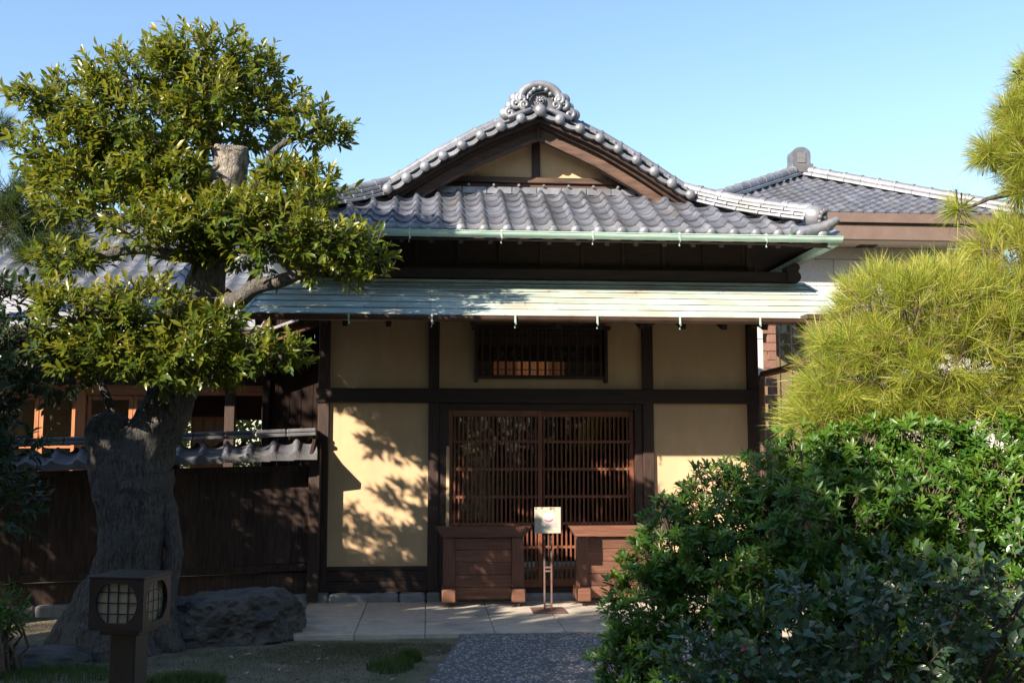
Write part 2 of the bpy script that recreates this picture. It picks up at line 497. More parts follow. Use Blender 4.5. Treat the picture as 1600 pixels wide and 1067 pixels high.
# transom window with bars
tw = empty('transom_window', (1.15, 0, 2.5), house)
x0, x1, z0, z1 = .455, 1.85, 2.25, 2.765
bx('frame', M_['wood_v'], tw, x0, x0 + .035, -.10, .05, z0 - .04, z1, .004)
bx('frame', M_['wood_v'], tw, x1 - .035, x1, -.10, .05, z0 - .04, z1, .004)
bx('frame', M_['wood_h'], tw, x0 - .03, x1 + .03, -.115, .05, z1, z1 + .035, .004)
bx('frame', M_['wood_h'], tw, x0 + .035, x1 - .035, -.09, .05, z0, z0 + .035, .004)
nb = 16
for k in range(nb):
    xx = x0 + .035 + (x1 - x0 - .07) * (k + .5) / nb
    bx('bar', M_['wood_v'], tw, xx - .011, xx + .011, -.088, -.06, z0 + .035, z1, .002)
for zz in (2.345, 2.435, 2.60, 2.70):
    bx('crossbar', M_['wood_h'], tw, x0 + .035, x1 - .035, -.04, -.03, zz - .004, zz + .004, 0)
for k in range(nb):
    xa = x0 + .035 + (x1 - x0 - .07) * k / nb; xb = xa + (x1 - x0 - .07) / nb
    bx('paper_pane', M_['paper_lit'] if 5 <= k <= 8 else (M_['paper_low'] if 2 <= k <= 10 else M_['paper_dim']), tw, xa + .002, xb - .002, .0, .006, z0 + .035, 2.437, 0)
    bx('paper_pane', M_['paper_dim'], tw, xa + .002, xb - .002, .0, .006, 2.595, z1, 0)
bx('carved_board', M_['wood_h'], tw, x0 + .035, x1 - .035, .004, .02, 2.437, 2.595, 0)
for cx_ in (.80, 1.45):
    for k in range(-4, 5):
        if k == 0: continue
        a = R(k * 18)
        sx = 1 if k > 0 else -1
        aa = R((abs(k) - 2.5) * 22)
        p0 = Vector((cx_ + sx * .02, -.006, 2.516)); p1 = p0 + Vector((sx * math.cos(aa) * .13, 0, math.sin(aa) * .13))
        MB().beam(p0, p1, .008, .012).build('carved_ray', M_['paper_dim'], tw)

# door frame
bx('door_jamb', M_['wood_v'], house, .092, .185, -.02, .07, .05, 1.995, .004)
bx('door_jamb', M_['wood_v'], house, 2.142, 2.223, -.02, .07, .05, 1.995, .004)
bx('lit_jamb_strip', M_['plaster'], house, .167, .200, -.028, -.021, .06, 1.55, .002)  # pale slat standing in for the sunlit edge of the jamb
bx('door_header', M_['wood_h'], house, .185, 2.142, -.01, .09, 1.925, 1.994, .004)
bx('door_sill', M_['wood_h'], house, .185, 2.142, -.03, .12, .055, .105, .004)


def lattice_door(x0, x1, yy):
    d = empty('lattice_door', ((x0 + x1) / 2, yy, .1), house)
    bx('stile', M_['red_v'], d, x0, x0 + .045, yy - .018, yy + .018, .105, 1.925, .003)
    bx('stile', M_['red_v'], d, x1 - .045, x1, yy - .018, yy + .018, .105, 1.925, .003)
    a, b = x0 + .045, x1 - .045
    bx('rail', M_['red_h'], d, a, b, yy - .016, yy + .016, 1.855, 1.925, .003)
    bx('rail', M_['red_h'], d, a, b, yy - .016, yy + .016, .105, .19, .003)
    for zz in (1.597, 1.312, 1.028, .752, .51, .30):
        bx('cross_rail', M_['red_h'], d, a, b, yy - .024, yy + .010, zz - .014, zz + .014, .002)
    n = 20
    bm = MB().box(-.0085, .0085, -.009, .009, -.84, .84, .002).mesh('bar', M_['red_v'])
    for k in range(n):
        piece('bar', bm, Matrix.Translation((a + (b - a) * (k + .5) / n, yy - .019, 1.02)), d)
    bx('pane', M_['glass'], d, a, b, yy + .013, yy + .016, .19, 1.855, 0)
    bx('pull', M_['brown_metal'], d, x0 + .012, x0 + .033, yy - .022, yy - .017, .95, 1.05, .003)
lattice_door(.187, 1.165, .03)
lattice_door(1.12, 2.14, .075)

# ---- lower copper roof
lower = empty('copper_roof', (1.16, -.7, 2.9), house)
E0 = Vector((0, -1.5, 2.72)); E1 = Vector((0, 0.0, 3.285))
sl = (E1 - E0); slen = sl.length; sd_ = sl.normalized(); sn = Vector((0, -sd_.z, sd_.y))
XL, XR = -1.67, 4.0
deck = MB()
def slab_on(mb, xa, xb, ta, tb, h0, h1, c=0):
    """box on the slope: along-slope range ta..tb, height above the slope h0..h1"""
    M = Matrix((Vector((1, 0, 0)), sd_, sn)).transposed().to_4x4()
    M.translation = E0 + sd_ * ((ta + tb) / 2) + sn * ((h0 + h1) / 2) + Vector(((xa + xb) / 2, 0, 0))
    return mb.obox(M, (xb - xa) / 2, (tb - ta) / 2, abs(h1 - h0) / 2, c)
slab_on(deck, XL + .02, XR - .02, .02, slen, -.05, -.012).build('roof_boarding', M_['wood_h'], lower)
rows = 6
rl = slen / rows
for r_ in range(rows):
    x = XL - (.16 if r_ % 2 else 0) - rng.uniform(0, .1)
    while x < XR:
        w = .30 + rng.uniform(-.015, .015)
        xa = max(x, XL); xb = min(x + w, XR)
        if xb - xa > .03:
            s_ = MB()
            M = Matrix((Vector((1, 0, 0)), (sd_ * 1 - sn * .0).normalized(), sn)).transposed()
            ta, tb = r_ * rl, r_ * rl + rl + .02
            th = .006
            p = []
            hb = .012 + rng.uniform(0, .003); ht = -.004
            if tb > slen: tb = slen
            for (u, t, hh) in ((xa + .0015, ta, hb), (xb - .0015, ta, hb), (xb - .0015, tb, ht), (xa + .0015, tb, ht)):
                p.append(E0 + sd_ * t + sn * hh + Vector((u, 0, 0)))
            q = [v - sn * (th + .004) for v in p]
            s_.add(p + q, [(0, 1, 2, 3), (4, 7, 6, 5), (0, 4, 5, 1), (1, 5, 6, 2), (2, 6, 7, 3), (3, 7, 4, 0)])
            s_.build('copper_sheet', M_['verdigris'], lower)
        x += w
slab_on(MB(), XL - .005, XR + .005, -.012, .03, -.045, .002).build('eave_trim', M_['gutter_green'], lower)
slab_on(MB(), XL - .02, XL + .015, -.01, slen, -.06, .022).build('verge_trim', M_['verdigris'], lower)
slab_on(MB(), XR - .015, XR + .02, -.01, slen, -.06, .022).build('verge_trim', M_['verdigris'], lower)
slab_on(MB(), XL, XR, slen - .09, slen - .01, .0, .028).build('top_flashing', M_['verdigris'], lower)
for k in range(15):
    xx = XL + .12 + k * (XR - XL - .24) / 14
    slab_on(MB(), xx - .025, xx + .025, .03, slen, -.12, -.05).build('rafter', M_['wood_v'], lower)
bx('eave_purlin', M_['wood_h'], lower, XL + .03, XR - .03, -.72, -.63, 2.80, 2.90, .004)
for xx in (-1.09, .035, 2.28, 3.41):
    bx('bracket_arm', M_['wood_v'], lower, xx - .03, xx + .03, -.72, -.045, 2.80, 2.88, .004)
gt = MB()
gp = [(math.cos(a) * .045, math.sin(a) * .045) for a in [math.pi + math.pi * k / 8 for k in range(9)]]
def gutter(x0, x1, y, z, r, mat, parent, name='gutter'):
    vs = []
    for X in (x0, x1):
        for k in range(9):
            a = math.pi + math.pi * k / 8
            vs.append((X, y + math.cos(a) * r, z + math.sin(a) * r))
    for X in (x0, x1):
        for k in range(9):
            a = math.pi + math.pi * k / 8
            vs.append((X, y + math.cos(a) * (r - .005), z + math.sin(a) * (r - .005)))
    fs = [(k, k + 1, 10 + k, 9 + k) for k in range(8)] + [(18 + k, 27 + k, 28 + k, 19 + k) for k in range(8)]
    fs += [(0, 9, 27, 18), (8, 26, 35, 17)]
    mb = MB().add(vs, fs, True)
    mb.add([vs[k] for k in range(9)], [tuple(range(9))]); mb.add([vs[9 + k] for k in range(9)], [tuple(range(9))])
    mb.tube([(x0, y - r, z), (x1, y - r, z)], .006, 6)
    return mb.build(name, mat, parent)
gutter(XL - .02, 3.44, -1.555, 2.705, .05, M_['brown_metal'], lower)
def strap(x, y, z, L, parent):
    mb = MB()
    mb.box(x - .008, x + .008, y - .058, y + .03, z + .0, z + .006)
    mb.box(x - .008, x + .008, y - .062, y - .056, z - .06, z + .006)
    q = []
    for k in range(7):
        a = k / 6 * 2.2
        c, s = math.cos(a) * .009, math.sin(a) * .009
        zz = z - .06 - L * k / 6
        q.append(((x - c + .006 * math.sin(k), y - .059 - s, zz), (x + c + .006 * math.sin(k), y - .059 + s, zz)))
    vs = [v for pr in q for v in pr]
    mb.add(vs, [(2 * k, 2 * k + 1, 2 * k + 3, 2 * k + 2) for k in range(6)])
    mb.build('gutter_bracket', M_['gutter_green'], parent)
for x_ in (545, 675, 805, 933, 1062, 1187):
    strap(at(x_, 495, -1.6).x, -1.555, 2.705, .05, lower)
# funnel and rain pipe at the right end
fm = MB()
fa = [(3.42, 2.755), (3.72, 2.755), (3.69, 2.60), (3.52, 2.40), (3.42, 2.40)]
fm.prism([(3.44, 2.70), (3.70, 2.70), (3.66, 2.50), (3.56, 2.36), (3.46, 2.36)], -1.64, -1.50)
fm.box(3.42, 3.72, -1.66, -1.48, 2.70, 2.745, .004)
fm.build('funnel', M_['brown_metal'], lower)
MB().tube([(3.50, -1.56, 2.40), (3.49, -1.50, 2.335), (3.47, -.85, 2.36 - .06), (3.47, -.20, 2.30), (3.47, -.15, 2.24), (3.47, -.15, 1.9), (3.47, -.15, .05)],
          .036, 10).build('rain_pipe', M_['brown_metal'], lower)
MB().tube([(3.47, -.15, 2.29), (3.47, -.15, 2.20)], .045, 10).build('pipe_collar', M_['brown_metal'], lower)

# ---- frieze between the two roofs
fr = empty('frieze', (1.16, 0, 3.3), house)
fxs = [-1.04 + k * .44 for k in range(11)]
for a, b in zip(fxs[:-1], fxs[1:]):
    bx('frieze_board', M_['wood_h'], fr, a + .012, b - .012, .02, .05, 3.44, 3.84, .002)
for a in fxs: bx('batten', M_['wood_v'], fr, a - .016, a + .016, -.005, .03, 3.44, 3.84, .003)
bx('frieze_rail', M_['wood_h'], fr, -1.15, 3.47, -.03, .05, 3.415, 3.445, .003)
bx('frieze_beam', M_['wood_h'], fr, -1.5, 3.86, -.14, .0, 3.285, 3.40, .008)
bx('frieze_post', M_['wood_v'], fr, 3.375, 3.47, -.04, .06, 3.40, 3.85, .005)
bx('frieze_post', M_['wood_v'], fr, -1.15, -1.055, -.04, .06, 3.40, 3.85, .005)
MB().prism([(3.78, 3.285), (3.90, 3.285), (3.93, 3.33), (3.925, 3.37), (3.90, 3.40), (3.92, 3.44), (3.91, 3.48), (3.86, 3.50), (3.78, 3.46)], -.16, .02).build('beam_nose', M_['wood_h'], fr)

# ------------------------------------------------------------------ main roof of the house
roof = empty('tiled_roof', (1.16, 0, 3.7), house)
CX = 1.15
EYE, EZ = -.85, 3.668          # front eave line (tile bed)
SK = .542                     # skirt slope
def skz(y): return EZ + SK * (y - EYE)
PRO = [(0, 5.13), (.21, 5.035), (.425, 4.942), (.64, 4.842), (.84, 4.728), (1.04, 4.61), (1.23, 4.487), (1.42, 4.362), (1.62, 4.24), (1.95, 4.06), (2.3, 3.90), (2.62, 3.78), (2.92, 3.70)]
def proz(d): return float(np.interp(abs(d), [p[0] for p in PRO], [p[1] for p in PRO]))
VY = -.02                     # verge plane
# upper decks (left, right), from the verge back
for sgn in (-1, 1):
    top = [(CX + sgn * d, z - .03) for d, z in PRO[:9]]
    bot = [(x, z - .06) for x, z in top][::-1]
    MB().prism(top + bot, VY + .03, 6.5).build('upper_deck', M_['wood_h'], roof)
    # side slopes down to the side eaves behind the hip
    top = [(CX + sgn * d, z - .03) for d, z in PRO[8:]]
    mbd = MB()
    vs = []
    for (x, z) in top:
        yh = EYE + (2.92 - abs(x - CX)) * (0.92)
        vs += [(x, yh, z), (x, 6.5, z), (x, yh, z - .06), (x, 6.5, z - .06)]
    fs = []
    for i in range(len(top) - 1):
        a = 4 * i
        fs += [(a, a + 1, a + 5, a + 4), (a + 2, a + 6, a + 7, a + 3), (a, a + 4, a + 6, a + 2), (a + 1, a + 3, a + 7, a + 5)]
    mbd.add(vs, fs)
    mbd.build('side_deck', M_['wood_h'], roof)

# tile meshes
TW = .225
def tile_profile(n=11, w=TW):
    P = []
    for k in range(n):
        u = k / (n - 1)
        if u < .30:
            z = .042 * math.sin(math.pi * (u / .30)) ** .8 if 0 < u < .30 else 0
        else:
            z = -.026 * math.sin(math.pi * (u - .30) / .70)
        P.append((u * w * 1.04, z))
    return P
def tile_mesh(name, mat, w=TW, L=.245, th=.016, amp=1.0, n=11):
    P = tile_profile(n, w)
    v = []
    for (x, z) in P: v.append((x, 0, z * amp + th))             # lower (front) edge raised
    for (x, z) in P: v.append((x, L, z * amp * .97))
    mb = MB()
    m = len(P)
    mb.add(v, [(k, k + 1, m + k + 1, m + k) for k in range(m - 1)], True)
    fv = [(x, 0, z * amp + th) for x, z in P] + [(x, .002, z * amp - th * .35) for x, z in P]
    mb.add(fv, [(k, m + k, m + k + 1, k + 1) for k in range(m - 1)], True)
    mb.add([v[0], v[m], (0, L, -.02), (0, 0, -.006)], [(0, 1, 2, 3)])
    return mb.mesh(name, mat)
T_MAIN = tile_mesh('tile', M_['tile'], th=.028)
def eave_mesh(name, mat, w=TW, L=.245):
    P = tile_profile(11, w); th = .026; m = len(P)
    mb = MB()
    v = [(x, 0, z + th) for x, z in P] + [(x, L, z * .97) for x, z in P]
    mb.add(v, [(k, k + 1, m + k + 1, m + k) for k in range(m - 1)], True)
    fv = [(x, 0, z + th) for x, z in P] + [(x, .0, min(z, 0) * .9 - .034) for x, z in P]
    mb.add(fv, [(k, m + k, m + k + 1, k + 1) for k in range(m - 1)], False)
    mb.add([(x, 0, min(z, 0) * .9 - .034) for x, z in P] + [(x, .04, z) for x, z in P], [(k, m + k, m + k + 1, k + 1) for k in range(m - 1)])
    mb.ball((.15 * w, -.03, .0), .057, 12, 8, (1, .75, 1))
    return mb.mesh(name, mat)
T_EAVE = eave_mesh('eave_tile', M_['tile_light'])

def slopeM(x, y, z, slope, jit=0.0, r=rng):
    a = math.atan(slope)
    M = Matrix.Translation((x, y, z)) @ Matrix.Rotation(a + r.uniform(-jit, jit), 4, 'X') @ Matrix.Rotation(r.uniform(-jit, jit), 4, 'Z')
    return M

skirt = empty('skirt_roof', (CX, -.2, 4.0), roof)
# bedding board of the skirt
mb = MB()
HX = 2.92
def hipx(y): return HX - (y - EYE) / .92
mb.add([(CX - HX, EYE, skz(EYE) - .03), (CX + HX, EYE, skz(EYE) - .03), (CX + hipx(.5), .5, skz(.5) - .03), (CX - hipx(.5), .5, skz(.5) - .03),
        (CX - HX, EYE, skz(EYE) - .085), (CX + HX, EYE, skz(EYE) - .085), (CX + hipx(.5), .5, skz(.5) - .085), (CX - hipx(.5), .5, skz(.5) - .085)],
       [(0, 1, 2, 3), (4, 7, 6, 5), (0, 4, 5, 1)])
mb.build('skirt_boarding', M_['wood_h'], skirt)
dy = .19
nrow = 7
ncol = 26
X0 = CX - ncol * TW / 2
for r_ in range(nrow):
    y = EYE - .03 + r_ * dy
    for c_ in range(ncol):
        x = X0 + c_ * TW
        cxm = x + TW / 2 - CX
        lim = hipx(y + .10)
        if abs(cxm) > lim + .02: continue
        if y > -.05 and abs(cxm) > 1.9: continue
        M = slopeM(x, y, skz(y) + .0 + rng.uniform(-.002, .003), SK, .010)
        if r_ == 0: piece('eave_tile', T_EAVE, M, skirt)
        else: piece('tile', T_MAIN, M, skirt)
# small ridge where skirt meets the gable wall
for k in range(8):
    xa = CX - 1.1 + k * .275
    bx('ridge_tile', M_['tile_light'], skirt, xa + .003, xa + .272, .30, .42, skz(.30) + .01, skz(.30) + .088, .006)
    bx('ridge_tile', M_['tile_light'], skirt, xa + .06, xa + .085, .27, .40, skz(.30) + .089, skz(.30) + .116, .004)

# verge: hanging scallops with round knobs
verge = empty('verge', (CX, VY, 4.7), roof)
kb = MB().ball((0, 0, 0), .056, 14, 8, (1, .75, 1)).mesh('verge_knob', M_['tile_light'])
for sgn in (-1, 1):
    for i in range(0, 9):
        if i == 0 and sgn == 1: continue
        d, z = PRO[i]
        Mk = Matrix.Translation((CX + sgn * d, VY - .045, z)) @ Matrix.Scale(1.22 if i == 0 else 1 + rng.uniform(-.03, .03), 4)
        piece('verge_knob', kb, Mk, verge)
    for i in range(8):
        (d0, za), (d1, zb) = PRO[i], PRO[i + 1]
        a = Vector((CX + sgn * d0, 0, za)); b = Vector((CX + sgn * d1, 0, zb))
        up = Vector((-(b - a).z, 0, (b - a).x)).normalized()
        if up.z < 0: up = -up
        lo = []; hi = []
        for k in range(8):
            t = k / 7
            sag = math.sin(math.pi * t)
            p = a.lerp(b, t)
            lo.append(p - up * (.012 + .038 * sag)); hi.append(p + up * (.026 - .034 * sag))
        vs = []
        for (yy0, yy1) in ((VY - .04, VY + .24),):
            vs = [(p.x, yy0, p.z) for p in lo] + [(p.x, yy0, p.z) for p in hi] + [(p.x, yy1, p.z) for p in lo] + [(p.x, yy1, p.z) for p in hi]
        fs = []
        for k in range(7):
            fs += [(k, k + 1, 9 + k, 8 + k), (16 + k, 24 + k, 25 + k, 17 + k), (8 + k, 9 + k, 25 + k, 24 + k), (k, 16 + k, 17 + k, k + 1)]
        MB().add(vs, fs, False).build('verge_tile', M_['tile_light'], verge)
        # layers of the descending ridge above
        for lay, (o0, o1, ya, yb) in enumerate(((.034, .052, VY - .0, VY + .30), (.064, .086, VY + .06, VY + .30))):
            off = .5 * lay
            pa = a.lerp(b, .01) + up * ((o0 + o1) / 2); pb = a.lerp(b, .985) + up * ((o0 + o1) / 2)
            ym = (ya + yb) / 2
            MB().beam((pa.x, ym, pa.z), (pb.x, ym, pb.z), yb - ya, o1 - o0, .004, up).build('ridge_layer', M_['tile_light'], verge)
            q = a.lerp(b, .3 + .4 * lay) + up * ((o0 + o1) / 2)
            MB().beam((q.x - .012 * sgn, ya - .006, q.z + .006), (q.x + .012 * sgn, ya - .006, q.z - .006), .03, (o1 - o0) + .012, .004, up).build('ridge_nub', M_['tile_light'], verge)
        pa = a.lerp(b, -.02) + up * .11; pb = a.lerp(b, 1.0) + up * .106
        cm = MB().tube([(pa.x, VY + .18, pa.z), (pb.x, VY + .18, pb.z)], [.05, .05], 10)
        cm.build('ridge_cap', M_['tile_light'], verge)
        q0 = a.lerp(b, .93) + up * .108; q1 = a.lerp(b, 1.04) + up * .106
        MB().tube([(q0.x, VY + .18, q0.z), (q1.x, VY + .18, q1.z)], .060, 10).build('ridge_band', M_['tile_light'], verge)
# rows of tiles on the upper slopes behind the verge (seen only from the side)
for sgn in (-1, 1):
    mbu = MB()
    NX = 26
    ycols = int(5.6 / TW)
    P = tile_profile(7)
    for i in range(12):
        (d0, za), (d1, zb) = PRO[i], PRO[i + 1]
        ystart = .42 if i < 8 else EYE + (2.92 - d0) * .92 + .15
        for c_ in range(ycols):
            yb = .42 + c_ * TW
            if yb < ystart: continue
            vs = [(CX + sgn * d0, yb + u, za + z + .0) for u, z in P] + [(CX + sgn * d1, yb + u, zb + z + .016) for u, z in P] + [(CX + sgn * d1, yb + u, zb + z - .004) for u, z in P]
            mbu.add(vs, [(k, k + 1, 8 + k, 7 + k) for k in range(6)] + [(7 + k, 8 + k, 15 + k, 14 + k) for k in range(6)], True)
    mbu.build('slope_tiles', M_['tile'], roof, 'stuff')
MB().tube([(CX, .25, 5.27), (CX, 6.4, 5.27)], .085, 12).build('main_ridge', M_['tile'], roof)
bx('main_ridge_base', M_['tile'], roof, CX - .12, CX + .12, .2, 6.4, 5.08, 5.23, .01)

# bargeboards, gable wall
gab = empty('gable', (CX, .4, 4.5), roof)
for sgn in (-1, 1):
    DS = [0, .2, .42, .64, .84, 1.04, 1.23, 1.42, 1.55]
    t1 = [(CX + sgn * d, proz(d) - .045) for d in DS]; b1 = [(CX + sgn * d, proz(d) - .115 - .01 * d) for d in DS][::-1]
    MB().prism(t1 + b1, VY + .11, VY + .165).build('verge_fascia', M_['wood_h'], gab)
    t2 = [(CX + sgn * d, proz(d) - .115 - .01 * d) for d in DS]; b2 = [(CX + sgn * d, proz(d) - .235 - .015 * d + .02 * max(0, d - .8)) for d in DS][::-1]
    MB().prism(t2 + b2, VY + .19, VY + .25).build('bargeboard', M_['barge'], gab)
    t3 = [(CX + sgn * d, proz(d) - .228 - .015 * d + .02 * max(0, d - .8)) for d in DS]; b3 = [(x, z - .026) for x, z in t3][::-1]
    MB().prism(t3 + b3, VY + .165, VY + .245).build('bargeboard_moulding', M_['barge'], gab)
bx('gable_joint', M_['wood_v'], gab, CX - .02, CX + .02, VY + .16, VY + .27, 4.87, 5.04, .004)
GY = .47
gz0 = 4.50
tri = [(CX + d, min(proz(d) - .10, 5.0)) for d in np.linspace(-1.25, 1.25, 23)]
tri = [p for p in tri if p[1] > gz0]
MB().prism([(tri[0][0], gz0)] + tri + [(tri[-1][0], gz0)], GY, GY + .06).build('gable_plaster', M_['plaster'], gab)
bx('gable_post', M_['wood_v'], gab, CX - .045, CX + .045, GY - .05, GY, gz0, 5.0, .005)
bx('gable_beam', M_['barge'], gab, CX - 1.35, CX + 1.35, GY - .07, GY + .05, 4.455, 4.52, .005)
bx('gable_beam', M_['barge'], gab, CX - 1.45, CX + 1.45, GY - .04, GY + .05, 4.36, 4.452, .005)
bx('gable_corner_post', M_['wood_v'], gab, CX + .98, CX + 1.04, GY - .04, GY, gz0, 4.60, .004)

# hip ridges
def hip(sgn):
    h = empty('hip_ridge', (CX + sgn * 2.2, -.3, 4.1), roof)
    A = Vector((CX + sgn * 1.55, .21, 4.262)); B = Vector((CX + sgn * 2.66, -.69, 3.815))
    d = (B - A); L = d.length; dn = d.normalized()
    side = dn.cross(Vector((0, 0, 1))).normalized(); up = side.cross(dn)
    def pt(t, hh, s=0): return A + d * t + up * hh + side * s
    sag = lambda t: -.03 * math.sin(math.pi * t)
    for lay, (hh, w) in enumerate(((.022, .23), (.060, .20), (.098, .175))):
        n = 6
        for k in range(n):
            t0 = (k + (.5 if lay % 2 else 0)) / n; t1 = min(t0 + 1 / n, 1)
            if lay % 2 and k == 0:
                MB().beam(pt(0, hh + sag(0)), pt(t0 - .006, hh + sag(t0)), w, .030, .004, up).build('ridge_layer', M_['tile_light'], h)
            if t0 >= .99: continue
            MB().beam(pt(t0 + .004, hh + sag(t0)), pt(t1 - .004, hh + sag(t1)), w, .030, .004, up).build('ridge_layer', M_['tile_light'], h)
            MB().beam(pt(t1 - .02, hh + sag(t1)), pt(t1 + .005, hh + sag(t1)), w + .025, .036, .004, up).build('ridge_nub', M_['tile_light'], h)
    n = 6
    for k in range(n):
        t0, t1 = k / n, (k + 1) / n
        MB().tube([pt(t0, .135 + sag(t0)), pt(t1, .135 + sag(t1))], .054, 12).build('ridge_cap', M_['tile_light'], h)
        MB().tube([pt(t1 - .03, .136 + sag(t1)), pt(t1 + .01, .136 + sag(t1))], .062, 12).build('ridge_band', M_['tile_light'], h)
    # end ornament: drum with a carved face
    e = MB()
    c0 = pt(.985, .075); c1 = pt(1.09, .07)
    e.tube([c0, c0.lerp(c1, .3), c0.lerp(c1, .75), c1], [.10, .115, .115, .095], 16)
    e.build('ridge_end', M_['tile_light'], h)
    f = MB()
    for k in range(9):
        a = 2 * math.pi * k / 9
        f.ball(c1 + (side * math.cos(a) + up * math.sin(a)) * .068 + dn * .01, .030, 8, 5)
    f.ball(c1 + dn * .02, .045, 10, 6)
    f.ball(c1 + dn * .012 - up * .13, .05, 8, 5)
    f.ball(c1 + dn * .012 - up * .11 + side * .08, .04, 8, 5)
    f.ball(c1 + dn * .012 - up * .11 - side * .08, .04, 8, 5)
    f.build('ridge_end_carving', M_['tile_dark'], h)
    # upturned corner tile
    k0 = Vector((CX + sgn * 2.43, EYE - .03, EZ + .005))
    MB().tube([k0, k0 + Vector((sgn * .16, -.01, .005)), k0 + Vector((sgn * .30, -.03, .035)), k0 + Vector((sgn * .40, -.045, .085)), k0 + Vector((sgn * .455, -.05, .125))],
              [.055, .058, .056, .05, .035], 12).build('corner_tile', M_['tile_light'], h)
    kk = k0 + Vector((sgn * .30, -.03, .035))
    MB().tube([kk + Vector((sgn * .02, 0, .005)), kk + Vector((sgn * .05, -.005, .02))], .063, 12).build('corner_band', M_['tile_light'], h)
hip(1); hip(-1)

# roof-end ornament (cloud scrolls round a flower)
oni = empty('ridge_end_ornament', (CX, -.06, 5.1), roof)
body = [(-.34, 5.06), (-.37, 5.10), (-.35, 5.15), (-.28, 5.17), (-.30, 5.23), (-.27, 5.29), (-.20, 5.31), (-.19, 5.37), (-.12, 5.42), (0, 5.44)]
poly = [(CX + x, z) for x, z in body] + [(CX - x, z) for x, z in body[::-1][1:]] + [(CX + .14, 5.12), (CX, 5.175), (CX - .14, 5.12)]
MB().prism(poly, .0, .14).build('ornament_body', M_['tile'], oni)
def scroll(cx, cz, r, turns, d0, w, sgn=1, y=-.03, name='cloud_scroll', mat='tile_light'):
    pts = []; rad = []
    n = int(14 * turns)
    for k in range(n + 1):
        t = k / n
        a = d0 + sgn * 2 * math.pi * turns * t
        rr = r * (1 - .82 * t)
        pts.append((CX + cx + rr * math.cos(a), y - .02 * t, cz + rr * math.sin(a)))
        rad.append(w * (1 - .55 * t))
    MB().tube(pts, rad, 8).build(name, M_[mat], oni)
arch = [(CX + .21 * math.cos(a), -.02, 5.27 + .16 * math.sin(a)) for a in np.linspace(-.15, math.pi + .15, 18)]
MB().tube(arch, [.045] * 18, 10).build('arch_band', M_['tile_light'], oni)
arch = [(CX + .135 * math.cos(a), -.05, 5.265 + .105 * math.sin(a)) for a in np.linspace(-.1, math.pi + .1, 14)]
MB().tube(arch, [.018] * 14, 8).build('arch_band', M_['tile'], oni)
for a in np.linspace(.35, math.pi - .35, 5):
    MB().ball((CX + .115 * math.cos(a), -.07, 5.275 + .10 * math.sin(a)), .026, 10, 6).build('bead', M_['tile_light'], oni)
for s in (-1, 1):
    scroll(s * .20, 5.26, .06, 1.4, math.pi / 2, .032, -s)
    scroll(s * .17, 5.19, .048, 1.4, -math.pi / 2, .026, s, -.05)
    scroll(s * .25, 5.20, .055, 1.2, math.pi / 2, .032, -s, -.02)
    scroll(s * .325, 5.105, .052, 1.3, math.pi / 2, .032, -s, -.02)
    MB().tube([(CX + s * .10, -.04, 5.15), (CX + s * .18, -.05, 5.11), (CX + s * .28, -.045, 5.07), (CX + s * .34, -.03, 5.055)], [.022, .034, .032, .03], 8).build('cloud_tail', M_['tile'], oni)
    MB().ball((CX + s * .265, .02, 5.28), .07, 12, 8, (1, .7, 1)).build('cloud_lobe', M_['tile_light'], oni)
    MB().ball((CX + s * .315, .03, 5.20), .062, 12, 8, (1, .7, 1)).build('cloud_lobe', M_['tile_light'], oni)
    MB().ball((CX + s * .375, .01, 5.11), .066, 12, 8, (1, .7, 1)).build('cloud_lobe', M_['tile_light'], oni)
pet = MB().ball((0, 0, .033), .018, 8, 5, (.85, .6, 1.1)).mesh('petal', M_['tile'])
for k in range(10):
    piece('petal', pet, Matrix.Translation((CX, -.035, 5.245)) @ Matrix.Rotation(2 * math.pi * k / 10, 4, 'Y'), oni)
MB().ball((CX, -.045, 5.245), .018, 10, 6).build('flower_centre', M_['tile_light'], oni)
MB().tube([(CX, .0, 5.245), (CX, -.02, 5.245)], .068, 16).build('flower_disc', M_['tile_dark'], oni)

# upper gutter, eave soffit, rafters
gutter_z = 3.605
ug = empty('upper_gutter', (CX, EYE - .07, gutter_z), roof)
GX0, GX1 = CX - 2.91, CX + 2.91
gy = EYE - .105
gutter(GX0, GX1, gy, gutter_z, .052, M_['gutter_green'], ug, 'gutter_trough')
for k in range(5):
    xj = GX0 + .5 + k * 1.2
    MB().tube([(xj, gy, gutter_z - .0), (xj + .05, gy, gutter_z - .0)], .0535, 12, True, False, (math.pi * .5, math.pi * 1.5)).build('gutter_joint', M_['gutter_green'], ug)
for sgn, xs_ in ((1, GX1), (-1, GX0)):
    bx('side_gutter', M_['gutter_green'], ug, xs_ - sgn * .10, xs_ - sgn * .01, gy + .06, 6.2, gutter_z - .071, gutter_z - .005, .004)
for x_ in (640, 783, 925, 1060, 1195):
    strap(at(x_, 370, gy).x, gy + .008, gutter_z + .012, .07, ug)
for k in range(19):
    xx = CX - 2.6 + k * 5.2 / 18
    a = Vector((xx, EYE + .02, skz(EYE) - .125)); b = Vector((xx, .05, skz(.05) - .125))
    MB().beam(a, b, .045, .06, .003).build('rafter', M_['wood_v'], ug)
bx('eave_edge_board', M_['wood_h'], ug, CX - 2.86, CX + 2.86, EYE + .0, EYE + .03, skz(EYE) - .12, skz(EYE) - .035, .003)
for sgn in (-1, 1):
    MB().beam((CX + sgn * 2.85, EYE + .04, 3.585), (CX + sgn * 2.25, -.03, 3.78), .09, .12, .005).build('hip_rafter', M_['wood_v'], ug)
    MB().beam((CX + sgn * 2.88, EYE + .05, 3.62), (CX + sgn * 2.88, 6.2, 3.62), .03, .09, .003).build('side_eave_board', M_['wood_v'], ug)
